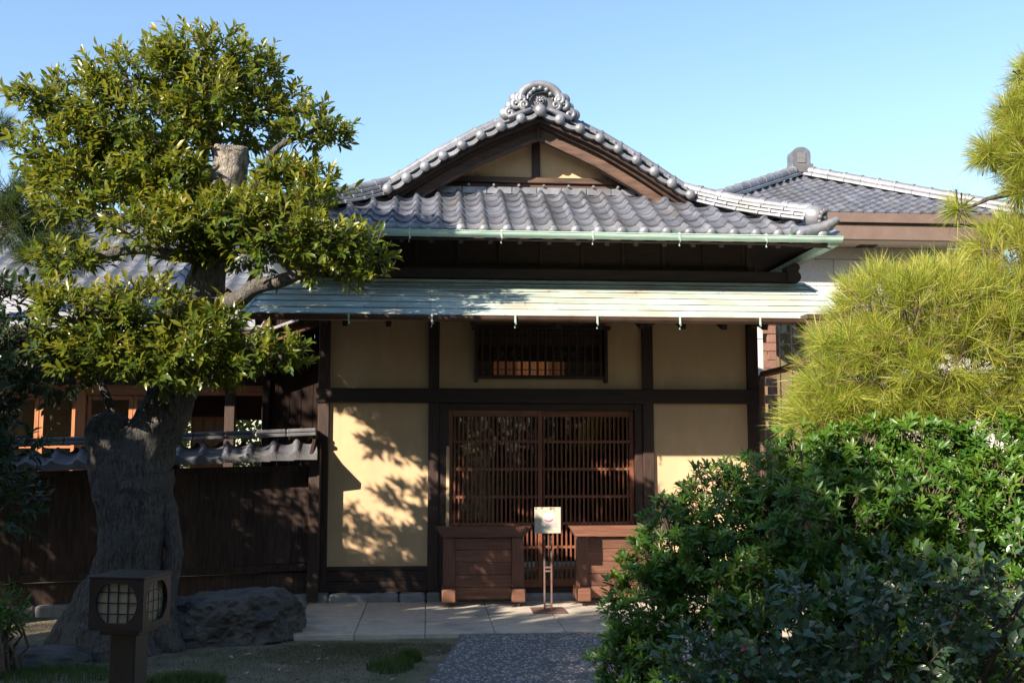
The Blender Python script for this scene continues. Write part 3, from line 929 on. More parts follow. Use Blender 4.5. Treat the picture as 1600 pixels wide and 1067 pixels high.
bx('wall_head', M_['wood_h'], house, -1.15, 3.47, .03, .12, 3.84, 4.05, 0)

# ------------------------------------------------------------------ left wing of timber behind the fence
wing = tag(empty('timber_wing', (-1.6, .6, 0)), 'dark boarded timber wing between the plaster house and the tree', 'building')
for k in range(5):
    xa = -1.14 - (k + 1) * .125
    bx('board', M_['shade_board'], wing, xa + .002, xa + .123, .55, .58, 0, 3.0, .003)
bx('post', M_['shade_board'], wing, -1.80, -1.72, .5, .6, 0, 3.0, .005)
bx('lintel', M_['wood_h'], wing, -1.80, -1.14, .48, .60, 2.45, 2.57, .005)
MB().beam((-1.15, .1, 2.86), (-2.05, .1, 2.52), .05, .10, .004).build('verge_board', M_['warm_h'], wing)
MB().beam((-1.15, .12, 2.94), (-2.12, .12, 2.575), .25, .03, .004).build('verge_cap', M_['zinc'], wing)
for k in range(4):
    MB().beam((-1.15, .30 + k * .28, 2.93), (-2.12, .30 + k * .28, 2.56), .275, .03, .006).build('roof_sheet', M_['tile_dark'], wing)

# ------------------------------------------------------------------ corridor house on the left
cor = tag(empty('corridor_house', (-4.2, 2.4, 0)), 'low house with orange cedar window frames and silver tiled roof behind the fence', 'house')
lt = empty('tiled_roof', (-4.5, 3.5, 4), cor)
T_LEFT = tile_mesh('tile', M_['tile_light'], .225, .26, .026, 1.0, 9)
lsl = .56
ly0, lz0 = 2.45, 3.54
MB().add([(-7.6, ly0, lz0 - .03), (-1.25, ly0, lz0 - .03), (-1.25, 5.4, lz0 - .03 + lsl * 2.95), (-7.6, 5.4, lz0 - .03 + lsl * 2.95),
          (-7.6, ly0, lz0 - .1), (-1.25, ly0, lz0 - .1)], [(0, 1, 2, 3), (0, 4, 5, 1)]).build('roof_boarding', M_['wood_h'], lt)
lr = random.Random(5)
for r_ in range(13):
    for c_ in range(28):
        x = -7.55 + c_ * .225; y = ly0 - .04 + r_ * .2
        if x < -6.6 - .12 * r_ or (x > -2.2 and r_ > 3): continue
        piece('tile', T_LEFT, slopeM(x, y, lz0 + lsl * (y - ly0), lsl, .008, lr), lt)
bx('eave_board', M_['wood_h'], lt, -7.6, -1.25, ly0 + .0, ly0 + .06, lz0 - .20, lz0 - .10, .004)
# sheet metal lean-to
ml = empty('metal_lean_to', (-4.3, 1.8, 3.1), cor)
n = 10
for k in range(n):
    ya = 1.15 + k * .125; za = 2.92 + k * .052
    MB().add([(-7.6, ya, za + .008), (-1.85, ya, za + .008), (-1.85, ya + .13, za + .052), (-7.6, ya + .13, za + .052), (-7.6, ya, za - .006), (-1.85, ya, za - .006)],
                 [(0, 1, 2, 3), (0, 4, 5, 1)]).build('metal_course', M_['zinc'], ml)
gutter(-7.6, -1.85, 1.10, 2.90, .05, M_['zinc'], ml)
bx('eave_beam', M_['warm_h'], ml, -7.6, -1.85, 1.22, 1.30, 2.78, 2.88, .004)
bx('soffit', M_['warm_h'], ml, -7.6, -1.85, 1.2, 2.4, 2.885, 2.90, 0)
# window wall
WY = 2.2
bx('lintel', M_['orange_h'], cor, -7.6, -1.2, WY - .06, WY + .06, 2.18, 2.30, .004)
bx('wall_above', M_['wood_h'], cor, -7.6, -1.2, WY, WY + .04, 2.30, 2.9, 0)
bx('base_wall', M_['wood_h'], cor, -7.6, -1.2, WY - .03, WY + .05, 0, .85, 0)
bx('sill', M_['orange_h'], cor, -7.6, -1.2, WY - .06, WY + .06, .85, .93, .004)
cxs = [-7.0, at(128, 650, WY).x, at(360, 650, WY).x, at(418, 650, WY).x]
for i_, xx in enumerate(cxs):
    bx('post', M_['orange_v'] if i_ < 2 else M_['wood_v'], cor, xx - .06, xx + .06, WY - .07, WY + .07, 0, 2.9, .004)
def sash(xa, xb, za=.93, zb=2.18, nv=1, mids=(1.55,)):
    w = empty('window', ((xa + xb) / 2, WY, za), cor)
    for x in (xa + .025, xb - .025): bx('stile', M_['orange_v'], w, x - .025, x + .025, WY - .02, WY + .02, za, zb, .003)
    bx('rail', M_['orange_h'], w, xa + .05, xb - .05, WY - .018, WY + .018, zb - .06, zb, .003)
    bx('rail', M_['orange_h'], w, xa + .05, xb - .05, WY - .018, WY + .018, za, za + .07, .003)
    for m_ in mids: bx('muntin', M_['orange_h'], w, xa + .05, xb - .05, WY - .012, WY + .012, m_ - .016, m_ + .016, .003)
    bx('pane', M_['glass'], w, xa + .05, xb - .05, WY + .0, WY + .004, za + .07, zb - .06, 0)
for a, b in ((-6.9, -6.1), (-6.1, -5.3), (-5.3, -4.72), (-4.72, cxs[1] - .06)):
    sash(a + .004, b - .004)
a0 = cxs[1] + .06; b0 = cxs[2] - .06
sash(a0 + .004, a0 + (b0 - a0) / 3 - .004); sash(a0 + (b0 - a0) / 3, a0 + 2 * (b0 - a0) / 3 - .004)
# inner corridor: floor, back wall with shoji, and an opening to the garden behind
bx('floor', M_['warm_h'], cor, -7.6, -1.2, WY + .05, 4.4, .8, .85, 0)
bx('ceiling', M_['orange_h'], cor, -7.6, -1.2, WY + .05, 4.4, 2.45, 2.5, 0)
bx('back_wall', M_['dark_room'], cor, -7.6, -3.55, 4.4, 4.46, .85, 2.5, 0)
bx('back_wall', M_['wood_h'], cor, -3.55, -1.2, 4.4, 4.46, 1.95, 2.5, 0)
bx('back_wall', M_['wood_h'], cor, -3.55, -1.2, 4.4, 4.46, .85, 1.25, 0)
bx('end_wall', M_['wood_v'], cor, -1.32, -1.26, WY + .05, 4.4, .85, 2.5, 0)
sh = empty('paper_screen', (-3.55, 3.3, .85), cor)
sx0, sx1 = at(300, 660, 3.3).x, at(352, 660, 3.3).x
bx('paper_sheet', M_['paper'], sh, sx0, sx1, 3.31, 3.32, .9, 1.95, 0)
for k in range(4):
    x = sx0 + (sx1 - sx0) * k / 3
    bx('muntin', M_['orange_v'], sh, x - .01, x + .01, 3.29, 3.31, .9, 1.95, 0)
for k in range(6):
    z = .9 + k * .21
    bx('muntin', M_['orange_h'], sh, sx0, sx1, 3.286, 3.306, z - .008, z + .008, 0)

# ------------------------------------------------------------------ stone-faced building on the right
nb_ = tag(empty('stone_building', (6.7, 6, 0)), 'stone faced building with brown fascia and low hipped tile roof behind the pine', 'building')
nr = empty('hip_roof', (6.73, 6.2, 5.5), nb_)
AP = Vector((6.73, 7.5, 6.55)); EYN, EZN = 4.8, 5.24
nsl = (AP.z - EZN) / (AP.y - EYN)
XA, XB = AP.x - 2.7, AP.x + 2.75
MB().add([(XA, EYN, EZN - .03), (XB, EYN, EZN - .03), (AP.x, AP.y, AP.z - .03), (XA, 10.2, EZN - .03), (XB, 10.2, EZN - .03)],
         [(0, 1, 2), (0, 2, 3), (1, 4, 2), (3, 2, 4)]).build('roof_boarding', M_['wood_h'], nr)
T_N = tile_mesh('tile', M_['tile'], .19, .225, .030, .62, 8)
nrg = random.Random(9)
for r_ in range(16):
    y = EYN - .03 + r_ * .178
    for c_ in range(-16, 16):
        x = AP.x + c_ * .19
        if abs(x + .095 - AP.x) > 2.72 - (y - EYN) - .03: continue
        piece('tile', T_N, slopeM(x, y, EZN + nsl * (y - EYN), nsl, .02, nrg), nr)
def nhip(B, nseg):
    A = AP + Vector((0, -.05, .02))
    for k in range(nseg):
        p = A.lerp(B, k / nseg); q = A.lerp(B, (k + 1) / nseg)
        MB().tube([p + Vector((0, 0, .09)), q + Vector((0, 0, .09))], .085, 10).build('hip_cap', M_['tile_light'], nr)
        e = q.lerp(p, .12)
        MB().tube([e + Vector((0, 0, .092)), q + Vector((0, 0, .092))], .097, 10).build('hip_band', M_['tile_light'], nr)
        MB().beam(p + Vector((0, 0, .015)), q.lerp(p, .01) + Vector((0, 0, .015)), .24, .05, .004).build('hip_layer', M_['tile_light'], nr)
nhip(Vector((XB, EYN, EZN)), 13); nhip(Vector((XA, EYN, EZN)), 13)
bx('cap_base', M_['tile_dark'], nr, AP.x - .20, AP.x + .20, AP.y - .25, AP.y + .2, AP.z + .0, AP.z + .17, .01)
cp = [(AP.x - .17, AP.z + .17), (AP.x + .17, AP.z + .17)] + [(AP.x + .17 * math.cos(a), AP.z + .36 + .13 * math.sin(a)) for a in np.linspace(0, math.pi, 11)]
MB().prism(cp, AP.y - .20, AP.y + .1).build('ridge_cap_stone', M_['tile'], nr)
bx('cap_niche', M_['tile_dark'], nr, AP.x - .075, AP.x + .075, AP.y - .215, AP.y - .201, AP.z + .19, AP.z + .38, .003)
bx('fascia', M_['fascia'], nb_, XA - .02, XB + .02, EYN - .10, EYN, 5.06, 5.21, .004)
bx('fascia', M_['fascia'], nb_, XA, XB, EYN - .04, EYN + .06, 4.80, 5.045, .004)
bx('soffit', M_['soffit'], nb_, XA, XB, EYN + .06, 5.5, 4.82, 4.86, 0)
bx('soffit_vent', M_['lantern'], nb_, 6.9, 7.2, 5.25, 5.45, 4.81, 4.819, 0)
NY = 5.5
zr = [4.82, 4.62, 4.18, 3.96, 3.3, 2.65, 2.0, 1.35, .7, 0]
WXL, WXR = 5.55, 9.3
for k in range(len(zr) - 1):
    xw = [4.6, 6.25 + (.3 if k % 2 else 0), 7.4 + (.3 if k % 2 else 0), 9.42]
    for a, b in zip(xw[:-1], xw[1:]):
        if zr[k] <= 3.97:                      # below: leave the window opening
            if a < 5: b = 5.34
            elif a < 7.3: a = max(a, 6.7)
            if b - a < .1: continue
        bx('stone_panel', M_['stucco_n'], nb_, a + .004, b - .004, NY, NY + .08, zr[k + 1] + .004, zr[k] - .004, .004)
bx('backing', M_['wood_v'], nb_, 4.6, 9.42, NY + .09, NY + .12, 3.96, 4.82, 0)
bx('cornice_line', M_['stucco_n'], nb_, 4.6, 9.42, NY - .04, NY, 3.93, 4.02, .006)
for k in range(26):
    z = .3 + k * .14
    w = .16 if k % 2 else .26
    bx('quoin_brick', M_['brick'], nb_, 5.55 - w * .85, 5.55, NY - .012, NY + .07, z + .004, z + .136, .005)
wn_ = empty('leaded_window', (6.3, NY + .1, 2), nb_)
bx('pane', M_['glass'], wn_, 5.55, 6.7, NY + .06, NY + .07, .5, 3.95, 0)
for k in range(6): bx('lead_bar', M_['lantern'], wn_, 5.62 + k * .2, 5.635 + k * .2, NY + .045, NY + .06, .5, 3.95, 0)
for k in range(8): bx('lead_bar', M_['lantern'], wn_, 5.55, 6.7, NY + .043, NY + .058, .7 + k * .42, .715 + k * .42, 0)
bx('amber_glass', M_['orange_v'], wn_, 5.88, 6.10, NY + .075, NY + .08, 3.2, 3.6, 0)
bx('rear_wall', M_['dark_room'], nb_, 4.6, 9.2, 8.5, 8.6, 0, 4.8, 0)

# ------------------------------------------------------------------ plank fence with a tile cap
fence = tag(empty('plank_fence', (-2.6, -.3, 0)), 'dark vertical plank fence with a small grey tile cap, left of the house', 'fence')
FA = Vector((-1.16, -.10, 0)); FB = Vector((-5.0, -.62, 0))
def fz(t, zr_, zl_): return zr_ + (zl_ - zr_) * t
def fpt(t, z): return Vector((FA.x + (FB.x - FA.x) * t, FA.y + (FB.y - FA.y) * t, z))
SLP = -.16
nbd = 17
for k in range(nbd):
    t0, t1 = k / nbd, (k + 1) / nbd
    tm = (t0 + t1) / 2
    p0 = fpt(t0 - .0004, 0); p1 = fpt(t1 + .0004, 0)
    drop = SLP * tm
    mbp = MB()
    pts = []
    yo = rng.uniform(-.002, .002) + (.005 if k % 2 else 0)
    zb, zt = .39 + SLP * .7 * tm, 1.31 + SLP * .4 * tm
    mbp.beam((p0.x, p0.y + yo, (zb + zt) / 2), (p1.x, p1.y + yo, (zb + zt) / 2), .022, zt - zb, .003)
    mbp.build('board', M_['fence'], fence)
for (za, zb, w, dyv) in ((1.30, 1.36, .07, 0), (.315, .385, .09, 0), (.06, .30, .05, .03)):
    a = fpt(0, (za + zb) / 2); b = fpt(1, (za + zb) / 2 + SLP * .5)
    a.y += dyv; b.y += dyv
    MB().beam(a, b, w, zb - za, .004).build('rail', M_['fence'], fence)
for t in (.0, .36, .72, 1.0):
    p = fpt(t, 0)
    bx('post', M_['wood_v'], fence, p.x - .05, p.x + .05, p.y + .015, p.y + .11, -.05, 1.56 + SLP * t, .005)
bx('post', M_['wood_v'], fence, -1.21, -1.10, -.22, -.10, .02, 1.52, .006)
a = fpt(0, .02); b = fpt(1, -.04)
for k in range(9):
    p = a.lerp(b, k / 9); q = a.lerp(b, (k + 1) / 9)
    MB().beam(p, q.lerp(p, .02), .16, .13, .015).build('footing_stone', M_['stone'], fence)
cap = empty('tile_cap', (-2.6, -.3, 1.5), fence)
def cap_tile_mesh():
    P = tile_profile(11, .225); m = len(P); L = .30; mb = MB()
    v = [(x, 0, z * .6 + .01) for x, z in P] + [(x, L, z * 1.0) for x, z in P]
    mb.add(v, [(k, k + 1, m + k + 1, m + k) for k in range(m - 1)], True)
    mb.add([(x, 0, z * .6 + .01) for x, z in P] + [(x, -.022, -.052) for x, z in P], [(k, m + k, m + k + 1, k + 1) for k in range(m - 1)], False)
    mb.add([(x, -.022, -.052) for x, z in P] + [(x, .06, -.01) for x, z in P], [(k, m + k, m + k + 1, k + 1) for k in range(m - 1)])
    return mb.mesh('tile', M_['tile_dark'])
T_CAP = cap_tile_mesh()
yawf = math.atan2(FB.y - FA.y, FB.x - FA.x) - math.pi
nct = 17
Lf = (FB - FA).length
for k in range(nct):
    s_ = (k + 1) * .225
    t = s_ / Lf
    if t > 1: break
    for sgn in (1, -1):
        p = fpt(t, 1.50 + SLP * t)
        M = Matrix.Translation(p) @ Matrix.Rotation(yawf, 4, 'Z')
        if sgn == 1:
            M = M @ Matrix.Translation((0, -.30, -.02)) @ Matrix.Rotation(R(24), 4, 'X')
        else:
            M = M @ Matrix.Translation((.225, .30, -.02)) @ Matrix.Rotation(math.pi, 4, 'Z') @ Matrix.Rotation(R(24), 4, 'X')
        piece('tile', T_CAP, M, cap)
for k in range(13):
    t0 = k / 13; t1 = (k + 1) / 13
    a = fpt(t0, 1.672 + SLP * t0); b = fpt(t1 - .002, 1.672 + SLP * t1)
    MB().beam(a, b, .20, .035, .006).build('cap_layer', M_['tile_dark'], cap)
    a = fpt(t0, 1.712 + SLP * t0); b = fpt(t1 - .002, 1.712 + SLP * t1)
    MB().beam(a, b, .155, .04, .014).build('cap_ridge', M_['tile_dark'], cap)
a = fpt(0, 1.46); b = fpt(1, 1.46 + SLP)
MB().beam(a + Vector((0, -.2, 0)), b + Vector((0, -.2, 0)), .05, .05, .004).build('cap_purlin', M_['wood_h'], cap)
MB().beam(a + Vector((0, .2, 0)), b + Vector((0, .2, 0)), .05, .05, .004).build('cap_purlin', M_['wood_h'], cap)
ge = MB(); xg = -1.155
ge.add([(xg, -.40, 1.475), (xg, .2, 1.475), (xg, -.10, 1.66), (xg - .03, -.40, 1.475), (xg - .03, .2, 1.475), (xg - .03, -.10, 1.66)], [(0, 1, 2), (3, 5, 4), (0, 3, 4, 1), (1, 4, 5, 2), (2, 5, 3, 0)])
ge.build('cap_end_board', M_['wood_v'], cap)

# ------------------------------------------------------------------ movable screens before the door
def screen(label, xa, xb, y, lit):
    s = tag(empty('wooden_barrier', ((xa + xb) / 2, y, 0)), label, 'barrier', 'wooden barriers before the lattice door')
    mbr = MB()
    mbr.prism([(xa - .01, .66), (xa - .075, .762), (xb + .075, .762), (xb + .01, .66)], y - .06, y + .05)
    mbr.build('top_rail', M_['warm_h'], s)
    for x in (xa, xb - .115):
        bx('stile', M_['warm_v'], s, x, x + .115, y - .035, y + .035, .17, .66, .006)
        bx('foot', M_['warm_h'], s, x - .012, x + .127, y - .17, y + .17, .045, .17, .012)
        for yy in (y - .12, y + .12):
            MB().tube([(x + .045, yy, .022), (x + .07, yy, .022)], .022, 10).build('caster', M_['lantern'], s)
    zs = [.06, .175, .295, .415, .535, .652]
    for a, b in zip(zs[:-1], zs[1:]):
        bx('board', M_['warm_h'], s, xa + .115, xb - .115, y - .012 + rng.uniform(-.003, .003), y + .012, a + .002, b - .002, .004)
screen('wooden barrier on casters left of the sign stand, dappled with shade', .135, .925, -.45, 0)
screen('wooden barrier on casters right of the sign stand, half behind the bush', 1.45, 2.24, -.45, 0)

# sign on a stand
sg = tag(empty('sign_stand', (1.12, -.88, 0)), 'square picture sign on a thin brown iron stand before the door', 'sign')
bx('base_plate', M_['iron'], sg, .965, 1.285, -1.05, -.70, .002, .012, .003)
for x in (1.089, 1.156): bx('rod', M_['iron'], sg, x - .008, x + .008, -.89, -.874, .012, .76, .002)
for z in (.05, .37, .405): bx('cross_tie', M_['iron'], sg, 1.098, 1.148, -.888, -.876, z - .008, z + .008, .001)
m, nt, b = mat_base('printed_picture_board')
N = nt.nodes; Lk = nt.links
tc = N.new('ShaderNodeTexCoord')
def mth(op, a, b2=None, c=None):
    n = N.new('ShaderNodeMath'); n.operation = op
    for i, v in enumerate((a, b2, c)):
        if v is None: continue
        if isinstance(v, (int, float)): n.inputs[i].default_value = v
        else: Lk.new(v, n.inputs[i])
    return n.outputs[0]
sp = N.new('ShaderNodeSeparateXYZ'); Lk.new(tc.outputs['Generated'], sp.inputs[0])
gx, gz_ = sp.outputs['X'], sp.outputs['Z']
def mixc(f, a, c):
    n = N.new('ShaderNodeMix'); n.data_type = 'RGBA'; Lk.new(f, n.inputs['Factor'])
    if isinstance(a, tuple): n.inputs['A'].default_value = (*a, 1)
    else: Lk.new(a, n.inputs['A'])
    if isinstance(c, tuple): n.inputs['B'].default_value = (*c, 1)
    else: Lk.new(c, n.inputs['B'])
    return n.outputs['Result']
dx_ = mth('SUBTRACT', gx, .53); dz_ = mth('SUBTRACT', gz_, .62)
rad = mth('SQRT', mth('ADD', mth('MULTIPLY', dx_, dx_), mth('MULTIPLY', dz_, dz_)))
disc = mth('LESS_THAN', rad, .20)
wav = mth('ADD', mth('MULTIPLY', mth('SINE', mth('MULTIPLY', gx, 9.0)), .06), .56)
low = mth('LESS_THAN', gz_, wav)
nz = N.new('ShaderNodeTexNoise'); nz.inputs['Scale'].default_value = 9; nz.inputs['Detail'].default_value = 4
Lk.new(tc.outputs['Generated'], nz.inputs['Vector'])
top_ = mth('GREATER_THAN', gz_, .82)
br = mth('MULTIPLY', mth('GREATER_THAN', nz.outputs[0], .58), top_)
c_ = mixc(br, (.50, .47, .38), (.20, .16, .13))
blk = mth('MULTIPLY', mth('MULTIPLY', mth('GREATER_THAN', gx, .40), mth('LESS_THAN', gx, .86)), mth('MULTIPLY', mth('GREATER_THAN', gz_, .22), mth('LESS_THAN', gz_, .43)))
stripe = mth('GREATER_THAN', mth('SINE', mth('MULTIPLY', gz_, 90.0)), -.2)
nz2 = N.new('ShaderNodeTexNoise'); nz2.inputs['Scale'].default_value = 40
Lk.new(tc.outputs['Generated'], nz2.inputs['Vector'])
c_ = mixc(mth('MULTIPLY', mth('MULTIPLY', blk, stripe), mth('GREATER_THAN', nz2.outputs[0], .42)), c_, (.30, .33, .36))
c_ = mixc(disc, c_, mixc(low, (.58, .55, .55), (.45, .13, .21)))
Lk.new(c_, b.inputs['Base Color']); b.inputs['Roughness'].default_value = .35
bx('picture_board', m, sg, .992, 1.243, -.925, -.905, .725, .97, .003)
bx('board_back', M_['iron'], sg, 1.07, 1.17, -.904, -.89, .74, .95, .002)

# ------------------------------------------------------------------ lantern post in the foreground
LC = Vector((-1.49, -5.42, 0))
la = tag(empty('lantern_post', LC), 'square dark metal garden lantern with round gridded windows on a post', 'lantern')
ang = R(-13)
RZ = Matrix.Translation(LC) @ Matrix.Rotation(ang, 4, 'Z')
hs = .142
def ob(name, mat, x0, x1, y0, y1, z0, z1, c=.003, par=la):
    m_ = MB().obox(RZ @ Matrix.Translation(((x0 + x1) / 2, (y0 + y1) / 2, (z0 + z1) / 2)), (x1 - x0) / 2, (y1 - y0) / 2, (z1 - z0) / 2, c)
    return m_.build(name, mat, par)
zb, zt = .625, .872
ob('post', M_['lantern'], -.068, .068, -.068, .068, -.06, .60, .006)
ob('collar', M_['lantern'], -.105, .105, -.105, .105, .598, .624, .004)
ob('lid', M_['lantern'], -hs - .006, hs + .006, -hs - .006, hs + .006, zt, zt + .014, .004)
ob('floor_plate', M_['lantern'], -hs, hs, -hs, hs, zb, zb + .012, .002)
for q in range(4):
    RF = RZ @ Matrix.Rotation(q * math.pi / 2, 4, 'Z')
    cz = (zb + .012 + zt) / 2; hh = (zt - zb - .012) / 2
    rr = .108
    ns = 32
    outer = []; inner = []
    for k in range(ns):
        a = 2 * math.pi * (k + .5) / ns
        c, s = math.cos(a), math.sin(a)
        m_ = max(abs(c) / (hs - .0005), abs(s) / hh)
        outer.append((c / m_, s / m_)); inner.append((c * rr, max(-hh + .022, min(hh - .022, s * rr))))
    vs = []
    for yy in (-hs, -hs + .012):
        vs += [RF @ Vector((x, yy, cz + z)) for x, z in outer] + [RF @ Vector((x, yy, cz + z)) for x, z in inner]
    fs = []
    for k in range(ns):
        j = (k + 1) % ns
        fs += [(k, j, ns + j, ns + k), (2 * ns + k, 3 * ns + k, 3 * ns + j, 2 * ns + j), (ns + k, ns + j, 3 * ns + j, 3 * ns + k)]
    face = MB().add(vs, fs).build('window_face', M_['lantern'], la)
    for k in (-1, 0, 1):
        for vert in (0, 1):
            half = math.sqrt(max(rr ** 2 - (k * .052) ** 2, 0))
            if vert: half = min(half, hh - .02)
            M = RF @ Matrix.Translation((k * .052 if vert else 0, -hs + .017 + .003 * vert, cz + (0 if vert else k * .052)))
            MB().obox(M, .0028 if vert else half, .002, half if vert else .0028).build('grid_bar', M_['lantern'], face)
    MB().obox(RF @ Matrix.Translation((0, -hs + .03, cz)), hs - .032, .002, hh - .005).build('cream_pane', M_['paper'], face)

# ------------------------------------------------------------------ rocks
def rock(label, c, sx, sy, sz, seed, name='garden_rock', group=None, sub=4):
    import bmesh
    bm = bmesh.new()
    bmesh.ops.create_icosphere(bm, subdivisions=sub, radius=1)
    for v in bm.verts:
        p = v.co.copy()
        n1 = noise.noise(p * 1.1 + Vector((seed, 0, 0))); n2 = noise.noise(p * 2.6 + Vector((0, seed, 0))); n3 = noise.noise(p * 7 + Vector((0, 0, seed)))
        k = 1 + .30 * n1 + .20 * (1 - 2 * abs(n2)) * .6 + .09 * (1 - 2 * abs(n3)) + .03 * noise.noise(p * 17)
        p *= k
        p.z = min(p.z, .72 + .12 * n2 + .2 * p.x * .4)
        v.co = Vector((p.x * sx, p.y * sy, p.z * sz))
    me = bpy.data.meshes.new(name); bm.to_mesh(me); bm.free()
    me.materials.append(M_['rock'])
    o = bpy.data.objects.new(name, me); col.objects.link(o); o.location = c
    WL[o.name] = Vector(c)
    return tag(o, label, 'rock', group)
rock('large dark rock between the tree trunk and the paving', (-1.66, -1.85, .06), .50, .40, .36, 4.3, sub=5)
rock('low flat edging rock left of the lantern, by the tree foot', onground(40, 1035, -.05) + Vector((0, 0, 0)), .42, .25, .13, 8.1)
rock('small pale stone at the base of the tree trunk', onground(232, 1003, 0), .13, .10, .11, 2.2, sub=3)

# ------------------------------------------------------------------ foliage tools
def unit(v): return v / np.maximum(np.linalg.norm(v, axis=-1, keepdims=True), 1e-9)
LEAF = dict(
    lance=np.array([(0, 0, 0), (-.17, .36, .05), (0, .36, -.01), (.17, .36, .05), (-.14, .68, .02), (0, .68, -.035), (.14, .68, .02), (0, 1, -.12)]),
    slim=np.array([(0, 0, 0), (-.105, .36, .035), (0, .40, 0), (.105, .36, .035), (-.125, .68, .02), (0, .70, -.02), (.125, .68, .02), (0, 1, -.09)]),
    oval=np.array([(0, 0, 0), (-.22, .30, .04), (0, .32, 0), (.22, .30, .04), (-.23, .66, .03), (0, .68, -.02), (.23, .66, .03), (0, 1, -.07)]))
LF = [(0, 2, 1), (0, 3, 2), (1, 2, 5, 4), (2, 3, 6, 5), (4, 5, 7), (5, 6, 7)]


def frames(d, nrm):
    """rotation matrices with y = leaf direction d, z close to nrm"""
    y = unit(d); x = unit(np.cross(y, nrm)); z = np.cross(x, y)
    return np.stack([x, y, z], axis=-1)


def quick_mesh(name, verts, faces_flat, loop_starts, loop_totals, mat, rnd=None, smooth=True):
    me = bpy.data.meshes.new(name)
    me.vertices.add(len(verts)); me.vertices.foreach_set('co', np.ascontiguousarray(verts, dtype=np.float32).ravel())
    me.loops.add(len(faces_flat)); me.loops.foreach_set('vertex_index', np.ascontiguousarray(faces_flat, dtype=np.int32))
    me.polygons.add(len(loop_starts)); me.polygons.foreach_set('loop_start', np.ascontiguousarray(loop_starts, dtype=np.int32))
    me.polygons.foreach_set('loop_total', np.ascontiguousarray(loop_totals, dtype=np.int32))
    if smooth: me.polygons.foreach_set('use_smooth', np.ones(len(loop_starts), dtype=bool))
    me.update(calc_edges=True)
    if rnd is not None:
        a = me.attributes.new('rnd', 'FLOAT', 'POINT'); a.data.foreach_set('value', np.ascontiguousarray(rnd, dtype=np.float32))
    me.materials.append(mat)
    return me


def leaf_mesh(name, T, pos, rot, size, rnd, mat):
    n = len(pos); k = len(T)
    V = np.einsum('nij,kj->nki', rot, T) * size[:, None, None] + pos[:, None, :]
    flat = np.concatenate([np.array(f) for f in LF]); tot = np.array([len(f) for f in LF])
    F = (flat[None, :] + (np.arange(n) * k)[:, None]).ravel()
    tt = np.tile(tot, n); st = np.concatenate([[0], np.cumsum(tt)[:-1]])
    return quick_mesh(name, V.reshape(-1, 3), F, st, tt, mat, np.repeat(rnd, k))


def foliage(parent, T, pos, rot, size, rnd, mat, name='crown', piece_name='leaf', nobj=300, seed=0):
    """joined crown; the leaves that show largest from the garden path become parts of their own"""
    L = np.array(WL[parent.name])
    score = size / np.linalg.norm(pos - CAM, axis=1)
    inner = np.median(pos, axis=0)
    facing = ((pos - inner) @ (CAM - inner)) / np.linalg.norm(CAM - inner)
    sel = np.argsort(-(score * (1 + .35 * np.clip(facing, -1.5, 1.5))))[:nobj]
    mask = np.ones(len(pos), bool); mask[sel] = False
    me = leaf_mesh(name, T, (pos - L)[mask], rot[mask], size[mask], rnd[mask], mat)
    o = bpy.data.objects.new(name, me); col.objects.link(o); o.parent = parent; o['kind'] = 'stuff'
    WL[o.name] = Vector(L)
    qs = [leaf_mesh(piece_name, T, np.zeros((1, 3)), np.eye(3)[None], np.ones(1), np.array([q]), mat) for q in np.quantile(rnd, np.linspace(.05, .95, 8))]
    rq = np.random.RandomState(seed)
    for i in sel:
        Mx = Matrix([list(rot[i][0] * size[i]) + [pos[i][0]], list(rot[i][1] * size[i]) + [pos[i][1]], list(rot[i][2] * size[i]) + [pos[i][2]], [0, 0, 0, 1]])
        piece(piece_name, qs[min(7, int(rnd[i] * 8))], Mx, parent)
    return o


def sprigs(centres, dirs, rs, nleaf, slen_, lsize, droop=.25, spread=.75, rndbase=None):
    """alternate leaves along short stems"""
    P = []; D = []; Nn = []; S = []; Q = []; stems = []
    for i in range(len(centres)):
        c = centres[i]; d = unit(dirs[i])
        a = rs.uniform(0, 6.28)
        ref = np.array([0, 0, 1.0]) if abs(d[2]) < .9 else np.array([1.0, 0, 0])
        u = unit(np.cross(d, ref)); v = np.cross(d, u)
        L = slen_ * rs.uniform(.7, 1.3)
        stems.append((c, c + d * L))
        n = nleaf + rs.randint(-1, 3)
        base = rs.rand() if rndbase is None else rndbase[i]
        for k in range(n):
            t = (k + .4) / n
            an = a + k * 2.4
            side = u * math.cos(an) + v * math.sin(an)
            ld = unit(d * (.55 + .5 * t) + side * spread * (1.15 - .5 * t) + np.array([0, 0, -droop * rs.uniform(.3, 1.4)]))
            nn = unit(d * 1.0 + np.array([0, 0, .55]) - side * .2 + rs.normal(0, .22, 3))
            P.append(c + d * L * t); D.append(ld); Nn.append(nn)
            S.append(lsize * rs.uniform(.5, 1.2) * (1 - .25 * (t > .85)))
            Q.append(np.clip(base * .55 + t * .35 + rs.normal(0, .1), 0, 1))
    P = np.array(P); D = np.array(D); Nn = np.array(Nn)
    return P, frames(D, Nn), np.array(S), np.array(Q), stems


def stems_mesh(stems, r, name, mat, parent):
    mb = MB()
    for a, b in stems:
        a = Vector(a); b = Vector(b); d = (b - a).normalized()
        x = d.orthogonal().normalized() * r; y = d.cross(x)
        vs = [a + x, a - x * .5 + y * .87, a - x * .5 - y * .87, b]
        mb.add(vs, [(0, 1, 3), (1, 2, 3), (2, 0, 3)], True)
    return mb.build(name, mat, parent, 'stuff')


def in_ellipsoid(rs, c, rad, n, shell=.45):
    d = unit(rs.normal(size=(n, 3)))
    r = rs.uniform(shell, 1.0, n) ** .6
    return c + d * r[:, None] * rad, d


